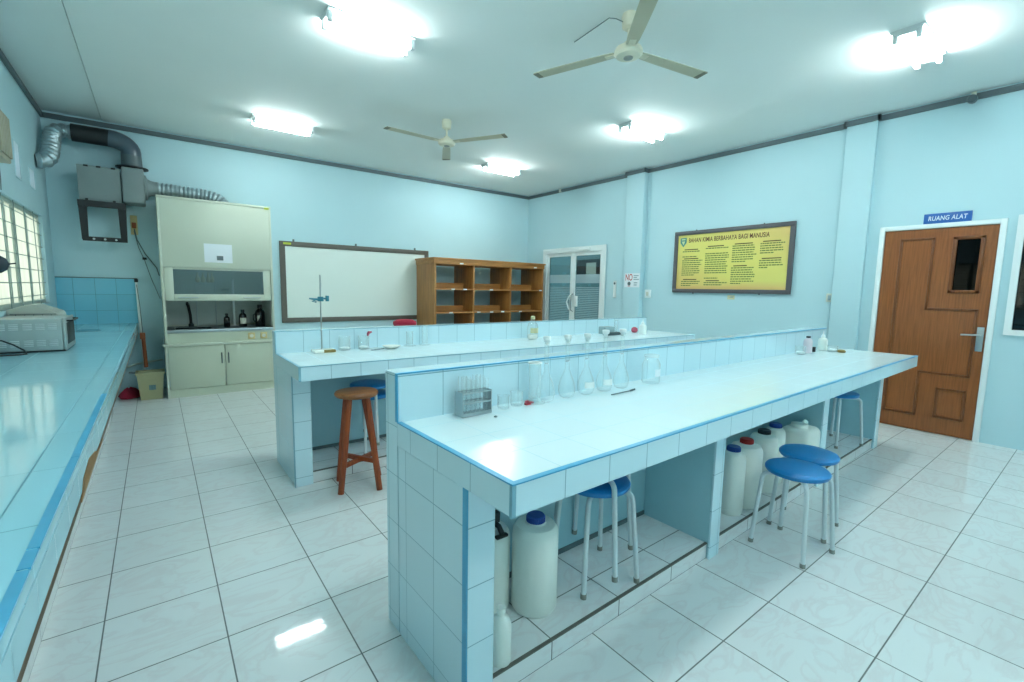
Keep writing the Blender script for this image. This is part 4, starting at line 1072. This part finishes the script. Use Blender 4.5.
o = tag(MB().lathe([(0, 0), (.007, 0), (.008, .003), (.004, .006), (0, .006)], seg=10).build('rubber_bung', M['slate']), 'tiny dark rubber bung below the test tube rack', 'bung'); o.location = (.915, -.945, Z1)
def plastic_bottle(label, x, y, z, r, h, body, cap, nozzle=False, name='reagent_bottle'):
    t = empty(name, label, 'bottle', (x, y, z))
    MB().lathe([(0, 0), (r*.95, 0), (r, .006), (r, h*.68), (r*.8, h*.8), (r*.4, h*.87), (r*.4, h*.92), (0, h*.92)], seg=26).build('body', body, t)
    s = MB()
    if nozzle:
        s.lathe([(0, h*.9), (r*.46, h*.9), (r*.42, h), (r*.15, h*1.1), (.003, h*1.32), (0, h*1.32)], seg=18); s.build('nozzle', cap, t)
    else:
        s.lathe([(0, h*.9), (r*.5, h*.9), (r*.5, h), (0, h)], seg=20); s.build('screw_cap', cap, t)
    return t
M['pinkish'] = pmat('pale_pink_label', '#DCCFD6', .5)
plastic_bottle('pale pink bottle with dark cap at the far bench end', 4.42, -.80, Z1, .035, .15, M['pinkish'], M['capd'])
beaker('small clear beaker left of the pale pink bottle', 4.27, -.80, Z1, .04, .07, True)
plastic_bottle('white squeeze bottle with pointed nozzle at far bench end', 4.79, -.79, Z1, .04, .135, M['hdpe'], M['whitep'], True)
beaker('low clear beaker beside the white squeeze bottle', 4.74, -.89, Z1, .042, .055, True)
o = tag(MB().lathe([(0, 0), (.03, 0), (.034, .01), (.024, .022), (0, .024)], seg=16).build('brown_stopper', M['rust']), 'brown stopper in front of the white squeeze bottle', 'stopper'); o.location = (4.76, -.955, Z1)
o = tag(MB().box(-.012, .012, -.014, .014, 0, .045, .003).build('black_clip', M['black']), 'black clip between pink bottle and squeeze bottle', 'clip'); o.location = (4.56, -.80, Z1)

# ------------------------------------------------------------------ things on the rear bench
Z2 = .8837+.0015
t = empty('retort_stand', 'tall steel retort stand with teal clamp on rear bench', 'retort stand', (.865, 1.36, Z2))
MB().box(-.07, .095, -.06, .06, 0, .02, .005).build('base', M['porcelain'], t)
s = MB(); s.box(.0, .09, -.0615, -.03, .0, .0205, .002); s.build('rust_patch', M['rust'], t)
MB().tube([(0, 0, .012), (0, 0, .605)], .0055, 10).build('rod', M['steel'], t)
s = MB(); s.box(-.02, .02, -.016, .016, .40, .437, .004); s.tube([(0, 0, .42), (.045, 0, .423)], .007, 8); s.box(.04, .062, -.014, .014, .40, .445, .003)
s.tube([(0, 0, .415), (-.05, -.005, .417), (-.085, -.01, .423)], .006, 8, radii=[.01, .008, .005]); s.tube([(-.03, 0, .415), (-.06, .01, .40), (-.03, 0, .395)], .006, 8)
s.build('clamp', M['teal'], t)
beaker('clear beaker with white residue next to the retort stand', 1.05, 1.385, Z2, .046, .115, True)
bk = beaker('clear beaker holding a purple-red bulb dropper on rear bench', 1.21, 1.385, Z2, .045, .11, True)
t = empty('dropper', 'glass dropper with purple-red rubber bulb standing in a beaker', 'dropper', (1.235, 1.385, Z2+.012))
MB().tube([(-.01, 0, 0), (.012, 0, .10)], .003, 8).build('glass_stem', M['glass'], t)
s = MB(); s.tube([(.010, 0, .095), (.014, 0, .112), (.02, 0, .125), (.045, 0, .128)], .012, 10, radii=[.006, .012, .013, .006]); s.build('rubber_bulb', M['pink'], t)
t = empty('evaporating_dish', 'shallow white porcelain dish on the rear bench', 'dish', (1.42, 1.30, Z2))
MB().lathe([(0, .003), (.03, .0), (.05, .006), (.075, .022), (.078, .024), (.072, .022), (.045, .010), (0, .007)], seg=28).build('bowl', M['porcelain'], t)
t = empty('spatula', 'dark steel spatula lying left of the white dish', 'spatula', (1.30, 1.27, Z2))
MB().tube([(-.045, -.01, .004), (.045, .01, .006)], .003, 8).build('shaft', M['slate'], t); s = MB(); s.box(-.075, -.04, -.02, -.004, .001, .005, .001); s.build('blade', M['slate'], t)
cylinder('tall clear measuring cylinder right of the white dish', 1.62, 1.37, Z2, .03, .13, False)
cylinder('slim clear measuring cylinder taller than its neighbour, below wooden shelf', 1.77, 1.375, Z2, .026, .18, False)
t = empty('reagent_bottle', 'clear bottle with pale yellow label standing before wooden shelf', 'bottle', (2.99, 1.30, Z2))
MB().lathe([(0, .002), (.055, .002), (.058, .01), (.058, .13), (.045, .165), (.02, .19), (.02, .215)], seg=28).build('glass_body', M['glass'], t)
MB().lathe([(0, .004), (.053, .004), (.054, .05), (0, .05)], seg=24).build('liquid', M['porcelain'], t)
s = MB(); tt = bmesh.new(); pts = [-PI/2-1.1+2.2*i/12 for i in range(13)]; r = .0592
lo = [tt.verts.new((r*math.cos(q), r*math.sin(q), .065)) for q in pts]; hi = [tt.verts.new((r*math.cos(q), r*math.sin(q), .12)) for q in pts]
for i in range(12): tt.faces.new((lo[i], lo[i+1], hi[i+1], hi[i]))
s._add(tt); s.build('paper_label', M['oil'], t)
MB().lathe([(0, .21), (.024, .21), (.024, .235), (.012, .245), (0, .245)], seg=20).build('stopper', M['oil'], t)
t = empty('tripod_block', 'grey instrument block with dark base on the rear bench', 'instrument', (4.12, 1.22, Z2))
MB().box(-.13, .04, -.05, .06, .012, .10, .01).build('body', M['greyblk'], t)
s = MB(); s.box(-.10, .09, -.08, -.02, 0, .035, .006); s.box(.09, .17, -.06, .02, 0, .03, .006); s.build('base', M['slate'], t)
o = tag(MB().lathe([(0, 0), (.03, .004), (.042, .03), (.036, .058), (.014, .072), (0, .072)], seg=20).build('rubber_ball', M['pink']), 'dusty red rubber ball near the far end of rear bench', 'rubber ball'); o.location = (4.63, 1.25, Z2)
plastic_bottle('white wash bottle with pointed nozzle at end of rear bench', 4.555, 1.07, Z2, .045, .14, M['whitep'], M['whitep'], True, 'wash_bottle')
cylinder('thin clear cylinder left of the red rubber ball', 4.33, 1.30, Z2, .02, .17, False)

# ------------------------------------------------------------------ world, camera, view
wd = bpy.data.worlds.new('sky'); S.world = wd; wd.use_nodes = True
nt = wd.node_tree; bg = nt.nodes['Background']; bg.inputs[0].default_value = (.9, .95, 1., 1); bg.inputs[1].default_value = .9
cam = bpy.data.cameras.new('camera'); co = bpy.data.objects.new('camera', cam); COL.objects.link(co)
yaw, pitch, roll, fpx = -.6551, -.1117, .0175, 462.8
cy, sy, cp, sp_, cr, sr = math.cos(yaw), math.sin(yaw), math.cos(pitch), math.sin(pitch), math.cos(roll), math.sin(roll)
fw = Vector((-sy*cp, cy*cp, sp_)); rt = Vector((cy, sy, 0)); up = rt.cross(fw)
r2 = rt*cr+up*sr; u2 = -rt*sr+up*cr
mt = Matrix((r2, u2, -fw)).transposed().to_4x4(); mt.translation = Vector((-.1563, -2.4398, 1.4068))
co.matrix_world = mt
cam.sensor_width = 36.; cam.lens = 36*fpx/1024; cam.clip_start = .02; cam.clip_end = 60
S.camera = co
S.view_settings.view_transform = 'Standard'; S.view_settings.look = 'None'; S.view_settings.gamma = 1.; S.view_settings.use_curve_mapping = False
S.view_settings.exposure = 2.0
S.cycles.max_bounces = 10; S.cycles.diffuse_bounces = 6; S.cycles.transparent_max_bounces = 24; S.cycles.glossy_bounces = 4
S.cycles.use_denoising = True; S.cycles.caustics_reflective = False; S.cycles.caustics_refractive = False; S.cycles.sample_clamp_indirect = 6.
bpy.context.view_layer.update()
